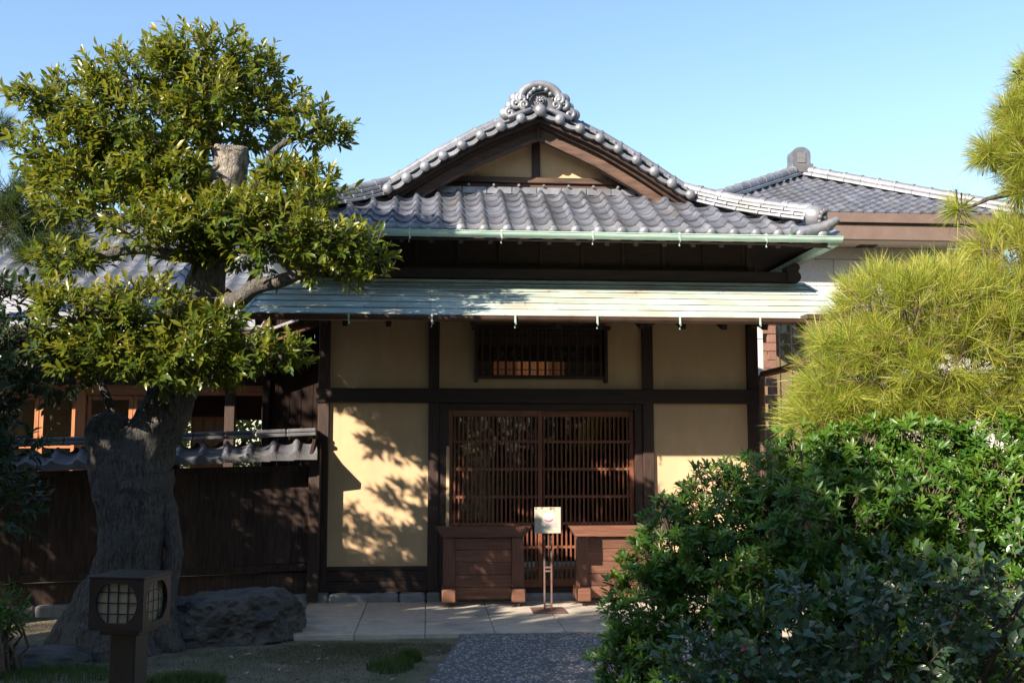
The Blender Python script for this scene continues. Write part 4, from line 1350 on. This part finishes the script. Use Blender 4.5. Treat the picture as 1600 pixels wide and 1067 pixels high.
# ------------------------------------------------------------------ the pruned evergreen tree on the left
rs = np.random.RandomState(11)
TY = -2.35
tb = at(188, 1000, TY)
tree = tag(empty('evergreen_tree', (tb.x, TY, -.05)), 'old pruned broadleaf evergreen tree with thick knotted trunk and cut top', 'tree')
def pp(x, y, Y=TY): return at(x, y, Y)
PXM = (at(800, 700, TY) - at(801, 700, TY)).length
def limb(pts, seg=14, rough=.16, seed=0, sub=5):
    P = [Vector(pp(*p[:2], p[3] if len(p) > 3 else TY)) for p in pts]; Rr = [p[2] * PXM for p in pts]
    PP = []; RR = []
    for i in range(len(P) - 1):
        p0 = P[max(i - 1, 0)]; p1 = P[i]; p2 = P[i + 1]; p3 = P[min(i + 2, len(P) - 1)]
        for k in range(sub):
            t = k / sub
            PP.append(.5 * ((2 * p1) + (p2 - p0) * t + (2 * p0 - 5 * p1 + 4 * p2 - p3) * t * t + (3 * p1 - p0 - 3 * p2 + p3) * t ** 3))
            RR.append(Rr[i] + (Rr[i + 1] - Rr[i]) * t)
    PP.append(P[-1]); RR.append(Rr[-1])
    return PP, RR
tm_ = MB()
for pts, sg_, sd2, rg in [
    ([(176, 1035, 84), (180, 985, 72), (192, 930, 53), (202, 870, 46), (207, 810, 50), (210, 760, 55), (214, 722, 54), (238, 682, 39), (257, 645, 36), (276, 600, 33), (290, 555, 34), (304, 510, 31), (318, 460, 29), (332, 400, 26), (344, 340, 25), (354, 290, 24), (361, 240, 22)], 30, 1, .05),
    ([(202, 785, 46), (186, 740, 38), (175, 705, 35), (171, 675, 33), (170, 657, 30), (170, 649, 22), (170, 645, 10)], 30, 5, .05),
    ([(195, 880, 22), (160, 930, 36), (124, 985, 34), (92, 1018, 26), (70, 1035, 14)], 14, 9, .05),
    ([(205, 880, 22), (222, 930, 34), (250, 985, 28), (270, 1015, 20), (285, 1030, 10)], 14, 13, .05),
    ([(255, 735, 14), (262, 800, 13), (268, 860, 12), (266, 920, 12), (262, 985, 10)], 9, 3, .05)]:
    PP, RR = limb(pts, sub=12)
    tm_.tube(PP, RR, sg_ * 2, True, True, None, rg, sd2)
def bark_relief(mb, amp=1.0):
    # ridges and knots of the bark, pushed out from the stem axis
    ax = [(at(204, 1035, TY), at(204, 720, TY)), (at(240, 680, TY), at(361, 236, TY))]
    out = []
    for v in mb.v:
        p = Vector(v)
        a, b = ax[0] if p.z < ax[0][1].z else ax[1]
        t = max(0, min(1, (p - a).dot(b - a) / (b - a).length_squared)); q = a.lerp(b, t)
        d = (p - q).normalized()
        n1 = 1 - abs(noise.noise(Vector((p.x * 12, p.y * 12, p.z * 1.6))))
        n2 = noise.noise(Vector((p.x * 38, p.y * 38, p.z * 9))); n3 = noise.noise(p * 4)
        out.append(tuple(p + d * amp * (.034 * (n1 - .75) + .014 * n2 + .030 * n3)))
    mb.v = out
bark_relief(tm_)
tm_.build('trunk', M_['bark'], tree)
def branch(pts, seed, seg=9):
    PP, RR = limb(pts, sub=5)
    MB().tube(PP, RR, seg, True, True, None, .18, seed).build('branch', M_['bark'], tree)
branch([(185, 700, 9), (182, 665, 8), (170, 630, 7), (158, 600, 6), (140, 560, 5)], 1)
branch([(210, 705, 9), (235, 675, 8), (258, 645, 7), (280, 600, 5, -2.6)], 2)
branch([(330, 470, 14), (372, 470, 13, -2.5), (400, 448, 12, -2.6), (440, 438, 10, -2.7), (500, 415, 7, -2.7), (560, 395, 4, -2.7)], 3, 11)
branch([(362, 330, 10), (392, 300, 8), (415, 255, 6.5), (440, 226, 5), (485, 206, 3.5), (520, 190, 2)], 4)
branch([(345, 340, 12), (300, 290, 11, -2.2), (250, 250, 9, -2.1), (190, 220, 7, -2.1), (120, 190, 4, -2.1)], 5)
branch([(352, 290, 11), (335, 220, 9, -2.1), (320, 150, 7, -2.1), (315, 90, 4, -2.1)], 6)
branch([(335, 400, 12), (280, 400, 10, -2.6), (220, 390, 8, -2.7), (150, 400, 5, -2.7)], 7)
branch([(318, 460, 12), (270, 490, 9, -2.7), (200, 500, 7, -2.8), (120, 480, 4, -2.8)], 8)
branch([(300, 520, 11), (340, 530, 9, -2.7), (400, 550, 6, -2.8), (450, 560, 4, -2.8)], 9)
branch([(250, 250, 8, -2.1), (220, 170, 6, -2.1), (190, 110, 4, -2.1)], 10)
# bleached saw cut and knot at the top of the stem
PP, RR = limb([(352, 308, 26), (356, 285, 28), (359, 262, 27), (361, 240, 26), (362, 235, 25), (362, 233, 20), (362, 233, 4)], sub=5)
stb = MB().tube(PP, RR, 28, True, False, None, .10, 1.4)
stb.v = [tuple(Vector(v) + Vector((noise.noise(Vector(v) * 9), noise.noise(Vector(v) * 9 + Vector((7, 0, 0))), .6 * noise.noise(Vector(v) * 14))) * .02) for v in stb.v]
stb.build('cut_stub', M_['cut'], tree)

crown = [  # px centre, px radii, depth
    (325, 95, 100, 55, -2.2), (215, 125, 100, 50, -2.2), (115, 160, 80, 50, -2.2), (395, 120, 55, 50, -2.2), (95, 235, 80, 50, -2.3), (230, 200, 130, 60, -2.3),
    (340, 165, 90, 60, -2.3), (55, 165, 45, 35, -2.2), (150, 290, 95, 42, -2.4), (110, 335, 45, 25, -2.4), (260, 270, 70, 50, -2.4), (300, 230, 50, 40, -2.0), (285, 285, 40, 35, -2.5), (400, 215, 45, 35, -2.0), (420, 180, 40, 40, -2.0), (370, 330, 60, 30, -2.75), (205, 330, 70, 35, -2.5), (290, 330, 60, 30, -2.6), (180, 240, 100, 60, -1.9), (310, 140, 100, 60, -1.8),
    (250, 300, 90, 50, -1.9), (425, 320, 65, 32, -2.4), (455, 285, 55, 30, -2.2), (330, 300, 50, 30, -1.9), (120, 280, 90, 45, -2.0), (480, 205, 52, 45, -2.3), (525, 215, 28, 35, -2.3), (440, 275, 38, 26, -2.4), (485, 295, 62, 30, -2.4), (455, 160, 25, 25, -2.2),
    (250, 365, 75, 45, -2.7), (345, 345, 85, 40, -2.75), (425, 370, 90, 50, -2.8), (510, 380, 65, 42, -2.8), (570, 395, 40, 35, -2.8), (470, 320, 60, 28, -2.6),
    (115, 410, 70, 30, -2.6), (390, 400, 100, 32, -2.5), (300, 385, 60, 30, -2.6), (520, 430, 60, 16, -2.7), (590, 435, 25, 8, -2.8),
    (130, 500, 75, 45, -2.85), (225, 490, 80, 50, -2.8), (320, 545, 80, 55, -2.85), (410, 565, 60, 40, -2.85), (250, 570, 110, 38, -2.9), (150, 560, 85, 40, -2.85), (95, 470, 35, 30, -2.8), (445, 545, 30, 25, -2.85), (350, 500, 30, 24, -2.9), (200, 530, 100, 50, -2.5), (330, 580, 80, 30, -2.4)]
C_ = []; Dr = []; Rb = []
for (cx_, cy_, rx, ry, Yc) in crown:
    c = np.array(at(cx_, cy_, Yc)); k = PXM
    area = rx * ry
    n = max(8, int(area / 43))
    sx_, sz_ = max(rx * k - .055, .5 * rx * k), max(ry * k - .06, .5 * ry * k)
    p, d = in_ellipsoid(rs, c, np.array([sx_, min(sx_, sz_) * 1.15, sz_]), n, .25)
    for i in range(n):
        C_.append(p[i]); Dr.append(unit(d[i] * np.array([.9, .9, .55]) + np.array([0, -.15, .55]) + rs.normal(0, .25, 3)))
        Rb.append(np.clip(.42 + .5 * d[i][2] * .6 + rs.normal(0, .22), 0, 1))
P, Ro, S, Q, st = sprigs(np.array(C_), np.array(Dr), rs, 9, .14, .100, .28, .75, Rb)
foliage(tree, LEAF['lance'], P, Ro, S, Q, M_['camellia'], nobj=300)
stems_mesh(st, .004, 'twigs', M_['twig'], tree)
print('tree leaves', len(P))

# dark shrubs at the left edge, in the shade
def shrub(label, blobs, mat, T, lsize, nleaf, slen_, dens, seed, droop=.2, cat='shrub', name='shrub', nobj=120, updir=.5, stemr=.004, group=None, trunkbase=None):
    r = np.random.RandomState(seed)
    C2 = []; D2 = []
    for (cx_, cy_, rx, ry, Yc) in blobs:
        c = np.array(at(cx_, cy_, Yc)); k = (Yc - CAM[1]) / FPX
        n = max(5, int(rx * ry * dens))
        p, d = in_ellipsoid(r, c, np.array([rx * k, min(rx, ry * 1.2) * k, ry * k]), n, .3)
        C2 += list(p); D2 += list(unit(d + np.array([0, -.2, updir]) + r.normal(0, .25, (n, 3))))
    C2 = np.array(C2); D2 = np.array(D2)
    ok = C2[:, 2] > .02
    C2 = C2[ok]; D2 = D2[ok]
    b = trunkbase if trunkbase is not None else (float(C2[:, 0].mean()), float(C2[:, 1].mean()), -.05)
    o = tag(empty(name, b), label, cat, group)
    P, Ro, S, Q, st = sprigs(C2, D2, r, nleaf, slen_, lsize, droop, .85)
    foliage(o, T, P, Ro, S, Q, mat, 'foliage', nobj=nobj, seed=seed)
    stems_mesh(st, stemr, 'twigs', M_['twig'], o)
    # woody stems from the root to the blobs
    mbw = MB()
    idx = r.choice(len(C2), min(26, len(C2)), False)
    for i in idx:
        a = Vector(b) + Vector((r.uniform(-.12, .12), r.uniform(-.12, .12), 0)); e = Vector(C2[i])
        mid = a.lerp(e, .5) + Vector((r.uniform(-.1, .1), r.uniform(-.1, .1), r.uniform(-.05, .12)))
        mbw.tube([a, a.lerp(mid, .5) + Vector((0, 0, .05)), mid, e], [.016, .013, .010, .004], 6)
    mbw.build('stems', M_['twig'], o)
    print(name, len(P))
    return o
shrub('dark camellia shrub at the left edge before the fence', [(10, 480, 40, 35, -2.7), (20, 555, 75, 42, -2.75), (75, 592, 60, 22, -2.8), (-15, 640, 35, 35, -2.8), (-90, 470, 90, 60, -2.7), (-90, 580, 90, 70, -2.6), (-200, 520, 90, 80, -2.6), (-60, 690, 70, 60, -2.8), (-280, 560, 90, 90, -2.5), (-170, 640, 90, 70, -2.6), (15, 705, 55, 22, -2.9), (15, 785, 40, 45, -2.9)],
      M_['darkleaf'], LEAF['lance'], .095, 7, .13, .030, 21, .35, nobj=80, trunkbase=(-4.0, -2.4, -.05))
shrub('small green shrub low at the left edge by the soil', [(0, 960, 30, 45, -3.2)], M_['azalea'], LEAF['slim'], .06, 8, .06, .05, 22, nobj=20)

# pine boughs
def pine(label, name, blobs, mat, nlen, nn, dens, seed, limbs, base, up=.34, width=.0025, nobj=300, dome=None):
    r = np.random.RandomState(seed)
    o = tag(empty(name, base), label, 'pine tree')
    L = np.array(base)
    tp = []; td = []
    for (cx_, cy_, rx, ry, Yc) in blobs:
        c = np.array(at(cx_, cy_, Yc)); k = (Yc - CAM[1]) / FPX
        n = max(4, int(rx * ry * dens))
        sx_, sz_ = max(rx * k - .05, .5 * rx * k), max(ry * k - .05, .5 * ry * k)
        p, d = in_ellipsoid(r, c, np.array([sx_, min(sx_, sz_ * 1.4), sz_]), n, .35)
        tp += list(p); td += list(unit(d * .8 + np.array([0, -.1, up]) + r.normal(0, .42, (n, 3))))
    if dome is not None:
        # one rounded mound of boughs: shell of tufts plus scattered inner ones
        for (cx_, cy_, Yc, rx_, ry_, rz_, n) in dome:
            c = np.array(at(cx_, cy_, Yc))
            d = unit(r.normal(size=(n, 3))); d[:, 2] = np.where(d[:, 2] < -.55, -d[:, 2], d[:, 2])
            rad_ = np.where(r.rand(n) < .72, r.uniform(.86, 1.04, n), r.uniform(.45, .86, n))
            lump = np.array([.13 * noise.noise(Vector(q * 2.6) + Vector((seed, 0, 0))) for q in d])
            p = c + d * np.array([rx_, ry_, rz_]) * (rad_ + lump)[:, None]
            tp += list(p); td += list(unit(d * .95 + np.array([0, -.05, .22]) + r.normal(0, .38, (n, 3))))
    tp = np.array(tp); td = np.array(td)
    def tuft(c, d, rr, s=1.0):
        n = nn
        ph = rr.uniform(0, 6.283, n); th = rr.uniform(.08, 1.15, n)
        ref = np.array([0, 0, 1.0]) if abs(d[2]) < .9 else np.array([1.0, 0, 0])
        u = unit(np.cross(d, ref)); v = np.cross(d, u)
        nd = d[None] * np.cos(th)[:, None] + (u[None] * np.cos(ph)[:, None] + v[None] * np.sin(ph)[:, None]) * np.sin(th)[:, None]
        ln = nlen * rr.uniform(.7, 1.1, n) * s
        b = c[None] + d[None] * (rr.uniform(-.05, .02, n) * s)[:, None]
        mid = b + nd * (ln * .55)[:, None]
        tip = b + nd * ln[:, None] + np.array([0, 0, -.06]) * ln[:, None]
        w = unit(np.cross(nd, rr.normal(size=(n, 3)))) * width * .5 * s
        V = np.stack([b - w * .7, b + w * .7, mid + w, tip, mid - w], axis=1)
        return V.reshape(-1, 3)
    fpat = np.array([0, 1, 2, 4, 4, 2, 3]); tot = np.array([4, 3])
    def mk(name_, Vs, rnd):
        n = len(Vs) // 5
        F = (fpat[None] + (np.arange(n) * 5)[:, None]).ravel(); tt = np.tile(tot, n); st_ = np.concatenate([[0], np.cumsum(tt)[:-1]])
        return quick_mesh(name_, Vs, F, st_, tt, mat, rnd, False)
    score = -np.linalg.norm(tp - CAM, axis=1)
    sel = set(np.argsort(-score)[:nobj].tolist())
    Vs = []; Rn = []; stems = []
    for i in range(len(tp)):
        stems.append((tp[i] - td[i] * .14, tp[i] + td[i] * .02))
        if i in sel: continue
        V = tuft(tp[i] - L, td[i], r, r.uniform(.65, 1.25)); Vs.append(V); Rn.append(np.repeat(np.clip(r.normal(.46, .27, len(V) // 5) + .15 * td[i][2], 0, 1), 5))
    if Vs:
        me = mk('needles', np.concatenate(Vs), np.concatenate(Rn)); q = bpy.data.objects.new('needles', me); col.objects.link(q); q.parent = o; q['kind'] = 'stuff'
        WL[q.name] = Vector(L)
    proto = []
    for k in range(8):
        V = tuft(np.zeros(3), np.array([0, 0, 1.0]), r); proto.append(mk('needle_tuft', V, np.repeat(np.clip(r.normal(.45 + .02 * k, .25, len(V) // 5), 0, 1), 5)))
    for i in sel:
        qv = Vector(td[i]).to_track_quat('Z', 'Y').to_matrix().to_4x4()
        piece('needle_tuft', proto[i % 8], Matrix.Translation(Vector(tp[i])) @ qv @ Matrix.Rotation(r.uniform(0, 6.28), 4, 'Z') @ Matrix.Scale(r.uniform(.65, 1.3), 4), o)
    stems_mesh(stems, .007, 'twigs', M_['twig'], o)
    for pts in limbs:
        P = [at(*p[:2], p[3]) for p in pts]; k = (pts[0][3] - CAM[1]) / FPX
        PP = []; RR = []
        for i in range(len(P) - 1):
            for t in (0, .33, .66): PP.append(P[i].lerp(P[i + 1], t)); RR.append((pts[i][2] * (1 - t) + pts[i + 1][2] * t) * k)
        PP.append(P[-1]); RR.append(pts[-1][2] * k)
        MB().tube(PP, RR, 8, True, True, None, .25, seed).build('branch', M_['bark'], o)
    print(name, len(tp))
    return o

big = [(1592, 180, 42, 48, -4.6), (1615, 115, 42, 40, -4.6), (1552, 240, 40, 36, -4.6), (1600, 240, 50, 60, -4.7), (1595, 300, 30, 25, -4.7), (1500, 325, 22, 18, -4.5), (1640, 200, 50, 120, -4.7)]
mound = [(1470, 570, -4.45, .80, .62, .66, 900), (1345, 612, -4.4, .38, .40, .44, 330), (1610, 470, -4.6, .45, .45, .55, 330), (1560, 600, -4.6, .62, .5, .5, 300), (1300, 655, -4.4, .28, .3, .20, 120), (1480, 655, -4.5, .75, .4, .24, 260)]
pine('pine tree with long yellow green needles at the right edge', 'pine_tree', big, M_['needle'], .17, 40, .034, 31,
     [[(1720, 1000, 34, -4.6), (1700, 760, 30, -4.6), (1680, 560, 26, -4.6), (1660, 380, 20, -4.6), (1650, 200, 13, -4.6), (1640, 60, 6, -4.6)],
      [(1685, 600, 14, -4.6), (1580, 560, 11, -4.6), (1450, 540, 8, -4.55), (1340, 560, 5, -4.4)],
      [(1680, 520, 13, -4.6), (1580, 470, 10, -4.6), (1460, 470, 6, -4.5)], [(1690, 700, 13, -4.6), (1540, 640, 10, -4.7), (1400, 630, 7, -4.6), (1300, 650, 4, -4.5)],
      [(1655, 300, 9, -4.6), (1590, 300, 6, -4.6), (1545, 310, 4, -4.6), (1500, 330, 2, -4.55)], [(1652, 230, 8, -4.6), (1590, 200, 6, -4.6), (1530, 240, 3, -4.6)]],
     tuple(at(1720, 1000, -4.6) + Vector((0, 0, 0))), dome=mound)
pine('dark pine bough behind the evergreen tree, at the left edge', 'pine_tree', [(60, 330, 60, 35, 1.0), (20, 350, 50, 45, 1.0), (110, 360, 40, 25, 1.0), (-20, 200, 35, 30, 1.0), (0, 300, 40, 20, 1.0), (90, 400, 60, 30, .9)], M_['needle_dark'], .24, 40, .03, 32,
     [[(-80, 1000, 30, 1.0), (-70, 600, 26, 1.0), (-60, 300, 18, 1.0), (-60, 120, 8, 1.0)], [(-65, 360, 9, 1.0), (30, 350, 6, 1.0), (110, 365, 3, 1.0)], [(-60, 230, 7, 1.0), (-10, 205, 4, 1.0)]],
     tuple(at(-80, 940, 1.0)), nobj=60, width=.006)

# ------------------------------------------------------------------ whorled green shrub, right foreground
r = np.random.RandomState(41)
az = [(1010, 960, 75, 110, -5.0), (1060, 860, 75, 90, -5.0), (1120, 800, 85, 80, -4.9), (1180, 760, 75, 60, -4.8), (1260, 720, 80, 60, -4.8), (1350, 700, 90, 50, -4.9), (1450, 690, 90, 45, -5.0), (1560, 690, 80, 50, -5.1),
      (1150, 900, 120, 110, -5.1), (1300, 820, 140, 100, -5.2), (1450, 790, 120, 90, -5.3), (1570, 790, 90, 100, -5.3), (980, 1040, 60, 60, -5.1), (1100, 1020, 120, 80, -5.2), (1250, 960, 130, 100, -5.3), (1640, 740, 60, 110, -5.2), (1420, 920, 140, 100, -5.4), (1450, 745, 130, 60, -4.9), (1450, 820, 150, 90, -4.6), (1570, 800, 110, 100, -4.6), (1350, 780, 110, 80, -4.6), (1560, 950, 110, 100, -5.4), (1350, 1030, 130, 70, -5.4), (1540, 1050, 110, 70, -5.5), (1340, 740, 90, 60, -4.8)]
azo = tag(empty('whorled_shrub', (2.2, -4.9, -.05)), 'large green shrub with whorls of narrow leaves, right of the path', 'shrub')
P = []; D = []; Nn = []; S = []; Q = []; st = []
for (cx_, cy_, rx, ry, Yc) in az:
    c = np.array(at(cx_, cy_, Yc)); k = (Yc - CAM[1]) / FPX
    n = int(rx * ry / 34)
    p, d = in_ellipsoid(r, c, np.array([rx * k, min(rx, ry) * k * 1.1, ry * k]), n, .45)
    for i in range(n):
        if p[i][2] < .03: continue
        ax = unit(d[i] * .8 + np.array([0, -.25, .7]) + r.normal(0, .2, 3))
        ref = np.array([1.0, 0, 0]) if abs(ax[0]) < .8 else np.array([0, 1.0, 0])
        u = unit(np.cross(ax, ref)); v = np.cross(ax, u)
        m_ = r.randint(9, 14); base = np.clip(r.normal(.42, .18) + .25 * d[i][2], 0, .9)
        yl = r.rand() < .006
        st.append((p[i] - ax * .10, p[i]))
        for q in range(m_):
            an = q * 2.4 + r.rand() * .5; el = r.uniform(.15, .95)
            ld = unit((u * math.cos(an) + v * math.sin(an)) * math.cos(el) + ax * math.sin(el))
            P.append(p[i] - ax * r.uniform(0, .03)); D.append(ld); Nn.append(unit(ax + r.normal(0, .15, 3))); S.append(.062 * r.uniform(.6, 1.2))
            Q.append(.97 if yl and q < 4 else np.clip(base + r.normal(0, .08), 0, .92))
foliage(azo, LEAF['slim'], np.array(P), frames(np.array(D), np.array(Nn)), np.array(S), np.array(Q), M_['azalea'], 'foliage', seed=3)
stems_mesh(st, .005, 'twigs', M_['twig'], azo)
mbw = MB()
for i in range(40):
    e = Vector(P[r.randint(len(P))]); a = Vector((2.2 + r.uniform(-.5, .5), -4.9 + r.uniform(-.25, .25), -.05)); mid = a.lerp(e, .55) + Vector((0, 0, .08))
    mbw.tube([a, mid, e], [.018, .012, .004], 6)
mbw.build('stems', M_['twig'], azo)
print('azalea', len(P))
# blue green shrub in the near right corner
shrub('sparse shrub with rounded blue green leaves in the near right corner',
      [(1120, 1040, 80, 45, -6.6), (1210, 1000, 80, 55, -6.6), (1310, 950, 85, 65, -6.6), (1430, 940, 90, 70, -6.7), (1540, 950, 85, 80, -6.7), (1200, 1070, 120, 45, -6.7), (1380, 1050, 120, 65, -6.8), (1560, 1050, 90, 70, -6.8), (1620, 930, 50, 80, -6.7)],
      M_['bluegreen'], LEAF['oval'], .060, 6, .12, .0085, 51, .15, nobj=300, updir=.6, stemr=.003, trunkbase=(1.9, -6.3, -.05))

# ------------------------------------------------------------------ garden trees, plus added trees and hedge that block light
def far_tree(label, base, blobs, mat, leaf, n, seed, name='sky_blocking_tree', group=None, cat='tree'):
    """blobs: (x,y,z, rx,ry,rz) in metres"""
    r = np.random.RandomState(seed)
    o = tag(empty(name, base), label, cat, group)
    vol = np.array([b[3] * b[4] * b[5] for b in blobs]); share = vol / vol.sum()
    P = []; D = []
    for b, s in zip(blobs, share):
        m_ = int(n * s)
        p, d = in_ellipsoid(r, np.array(b[:3]), np.array(b[3:]), m_, .15)
        P.append(p); D.append(unit(d * .6 + r.normal(0, .6, (m_, 3)) + np.array([0, 0, .2])))
    P = np.concatenate(P); D = np.concatenate(D)
    Nn = unit(r.normal(size=P.shape) + np.array([0, 0, .8]))
    me = leaf_mesh('crown', LEAF['oval'], P - np.array(base), frames(D, Nn), leaf * r.uniform(.7, 1.2, len(P)), r.rand(len(P)), mat)
    c = bpy.data.objects.new('crown', me); col.objects.link(c); c.parent = o; c['kind'] = 'stuff'
    WL[c.name] = Vector(base)
    top = Vector(blobs[-1][:3])
    MB().tube([base, Vector(base).lerp(top, .5) + Vector((.1, .05, 0)), top], [.16, .12, .04], 10, True, True, None, .2, seed).build('trunk', M_['bark'], o)
    return o
# shrub seen through the corridor opening
far_tree('sunlit shrub in the garden seen through the corridor house', (-2.7, 6.5, 0), [(-3.6, 6.2, 1.3, 1.5, .7, 1.5), (-2.2, 6.3, 1.4, 1.4, .7, 1.5), (-2.9, 6.8, 1.6, 2.0, .6, 1.6)], M_['camellia'], .10, 9000, 61, 'garden_shrub', cat='shrub')
far_tree('broad evergreen beyond the left edge, before the fence', (-6.2, -3.2, -.05), [(-6.3, -3.2, 3.2, 1.3, .9, 1.0), (-6.1, -3.2, 4.2, 1.15, .9, 1.1), (-6.3, -3.1, 4.9, .8, .7, .7)], M_['darkleaf'], .14, 7000, 62, 'evergreen_tree')
far_tree('leafy evergreen beyond the right end of the stone building', (11.6, 8.6, -.05), [(11.2, 8.6, 2.0, 1.9, 1.4, 1.8), (12.6, 8.8, 2.2, 1.8, 1.4, 2.0), (11.8, 8.6, 3.2, 1.9, 1.2, 1.2)], M_['darkleaf'], .16, 6000, 63, 'evergreen_tree')
# the row of tall trees behind the viewer that shades the forecourt
row = [(-19.6, 10.6), (-17.4, 10.3), (-15.2, 10.0), (-13.0, 9.9), (-10.8, 9.5), (-8.7, 8.9), (-6.7, 8.0), (-4.9, 6.3), (-3.1, 4.7), (-1.3, 3.8)]
nth = ['first', 'second', 'third', 'fourth', 'fifth', 'sixth', 'seventh', 'eighth', 'ninth', 'tenth']
for i, (x, H) in enumerate(row):
    y = -13.2 + .5 * (i % 2)
    rr_ = random.Random(100 + i)
    blobs = [(x, y, H * .30, 1.35, 1.1, H * .22), (x + rr_.uniform(-.3, .3), y, H * .52, 1.45, 1.1, H * .22), (x + rr_.uniform(-.4, .4), y, H * .78, 1.15, .9, H * .20)]
    far_tree('dense evergreen screening tree behind the viewer, %s from the left' % nth[i], (x, y, -.05), blobs, M_['darkleaf'], .26, 4200, 70 + i, 'screening_tree', 'screening trees shading the forecourt')

far_tree('long added light-blocking hedge behind the viewer', (1.5, -13, -.05), [(x_, -13 + .2 * (i_ % 2), 1.3, 1.0, .6, 1.5) for i_, x_ in enumerate(np.arange(-5, 11, 1.0))], M_['darkleaf'], .14, 16000, 301, 'light_blocking_hedge', cat='hedge')  # added out of view to darken the door glass reflections and ambient light
sky_blockers = [(.6, -15.5, 12.5), (3.2, -14.5, 12), (6.0, -14, 12.5), (8.6, -12.5, 12), (6.4, -9.5, 8.0), (8.2, -6.6, 7.5), (-6.6, -8.8, 6.0), (-5.4, -6.3, 4.3), (-14, -9.2, 9.6), (-13.2, -5.6, 6.2), (-13, -2, 8.5), (10.5, -3, 11.5), (11.5, .8, 11.5)]  # unseen trees added to cut sky light on facade and forecourt
wl = ['tall added sky-blocking tree directly behind the viewer', 'tall added sky-blocking tree behind the viewer, a little to the right', 'tall added sky-blocking tree behind and right of the viewer',
      'tall added sky-blocking tree far behind and right of the viewer', 'leafy added sky-blocking tree standing right of the viewer', 'leafy added sky-blocking tree right of the pine',
      'middling added sky-blocking tree left of the viewer', 'low added sky-blocking tree left of the lantern post', 'added sky-blocking tree far out to the left, nearest the viewer', 'added sky-blocking tree far out to the left, in the middle', 'added sky-blocking tree far out to the left, nearest the corridor house',
      'added sky-blocking tree far out to the right of the pine', 'added sky-blocking tree far right beside the stone building']
for i, (x, y, H) in enumerate(sky_blockers):
    w_ = 1.9 if H > 7 else 1.3
    far_tree(wl[i], (x, y, -.05), [(x, y, H * .30, w_, w_, H * .2), (x + .2, y + .1, H * .52, w_ * 1.1, w_ * 1.1, H * .22), (x - .2, y, H * .78, w_ * .9, w_ * .9, H * .2)], M_['darkleaf'], .26, 4200, 170 + i, 'sky_blocking_tree', 'added sky-blocking trees around the forecourt')

# ------------------------------------------------------------------ grass, fallen leaves
def grass(label, patches, n, h, seed, name='grass', mat='grass'):
    r = np.random.RandomState(seed)
    P = []
    for (x, y, rx, ry) in patches:
        c = np.array(onground(x, y, -.05)); k = abs(c[1] - CAM[1]) / FPX
        m_ = n // len(patches)
        q = np.zeros((m_, 3)); a = r.uniform(0, 6.28, m_); rad_ = np.sqrt(r.rand(m_))
        q[:, 0] = c[0] + np.cos(a) * rad_ * rx * k; q[:, 1] = c[1] + np.sin(a) * rad_ * ry * k; q[:, 2] = -.055 + .03 * (1 - rad_)
        P.append(q)
    P = np.concatenate(P); m_ = len(P)
    hh = h * r.uniform(.5, 1.2, m_); lean = r.normal(0, .35, (m_, 2)); a = r.uniform(0, 3.14, m_)
    w = np.stack([np.cos(a), np.sin(a), np.zeros(m_)], 1) * .0022
    mid = P + np.stack([lean[:, 0] * hh * .3, lean[:, 1] * hh * .3, hh * .55], 1)
    tip = P + np.stack([lean[:, 0] * hh, lean[:, 1] * hh, hh], 1)
    V = np.stack([P - w, P + w, mid + w * .8, tip, mid - w * .8], 1).reshape(-1, 3)
    fpat = np.array([0, 1, 2, 4, 4, 2, 3]); F = (fpat[None] + (np.arange(m_) * 5)[:, None]).ravel()
    tt = np.tile(np.array([4, 3]), m_); st_ = np.concatenate([[0], np.cumsum(tt)[:-1]])
    me = quick_mesh(name, V, F, st_, tt, M_[mat], np.repeat(r.rand(m_), 5), False)
    o = bpy.data.objects.new(name, me); col.objects.link(o)
    return tag(o, label, 'grass', kind='stuff')
grass('tuft of green grass at the edge of the pebble path', [(610, 1043, 36, 45), (640, 1030, 18, 25)], 1500, .075, 1, 'grass_tuft')
grass('green grass around the foot of the lantern post', [(90, 1058, 105, 60), (290, 1068, 60, 40)], 3000, .07, 2, 'grass_patch')
grass('thin short moss and grass on the soil beside the paving', [(430, 1040, 230, 160), (620, 1015, 110, 60), (520, 1020, 120, 90)], 12000, .020, 3, 'moss', 'moss')

r = np.random.RandomState(77)
fm_ = [leaf_mesh('fallen_leaf', LEAF['oval'], np.zeros((1, 3)), np.eye(3)[None], np.ones(1), np.array([q]), M_['fallen']) for q in (.1, .4, .7, .95)]
for k in range(60):
    x = r.uniform(260, 720); y = r.uniform(1000, 1062)
    p = onground(x, y, -.03)
    if p.x > .1: continue
    M = Matrix.Translation((p.x, p.y, gz(p.x, p.y) + .012)) @ Matrix.Rotation(r.uniform(0, 6.28), 4, 'Z') @ Matrix.Rotation(r.uniform(-.4, .4), 4, 'X') @ Matrix.Scale(r.uniform(.04, .075), 4)
    o = piece('fallen_leaf', fm_[k % 4], M, None)
    tag(o, 'dry fallen leaf lying on the mossy soil by the paving', 'leaf', 'fallen leaves on the soil')
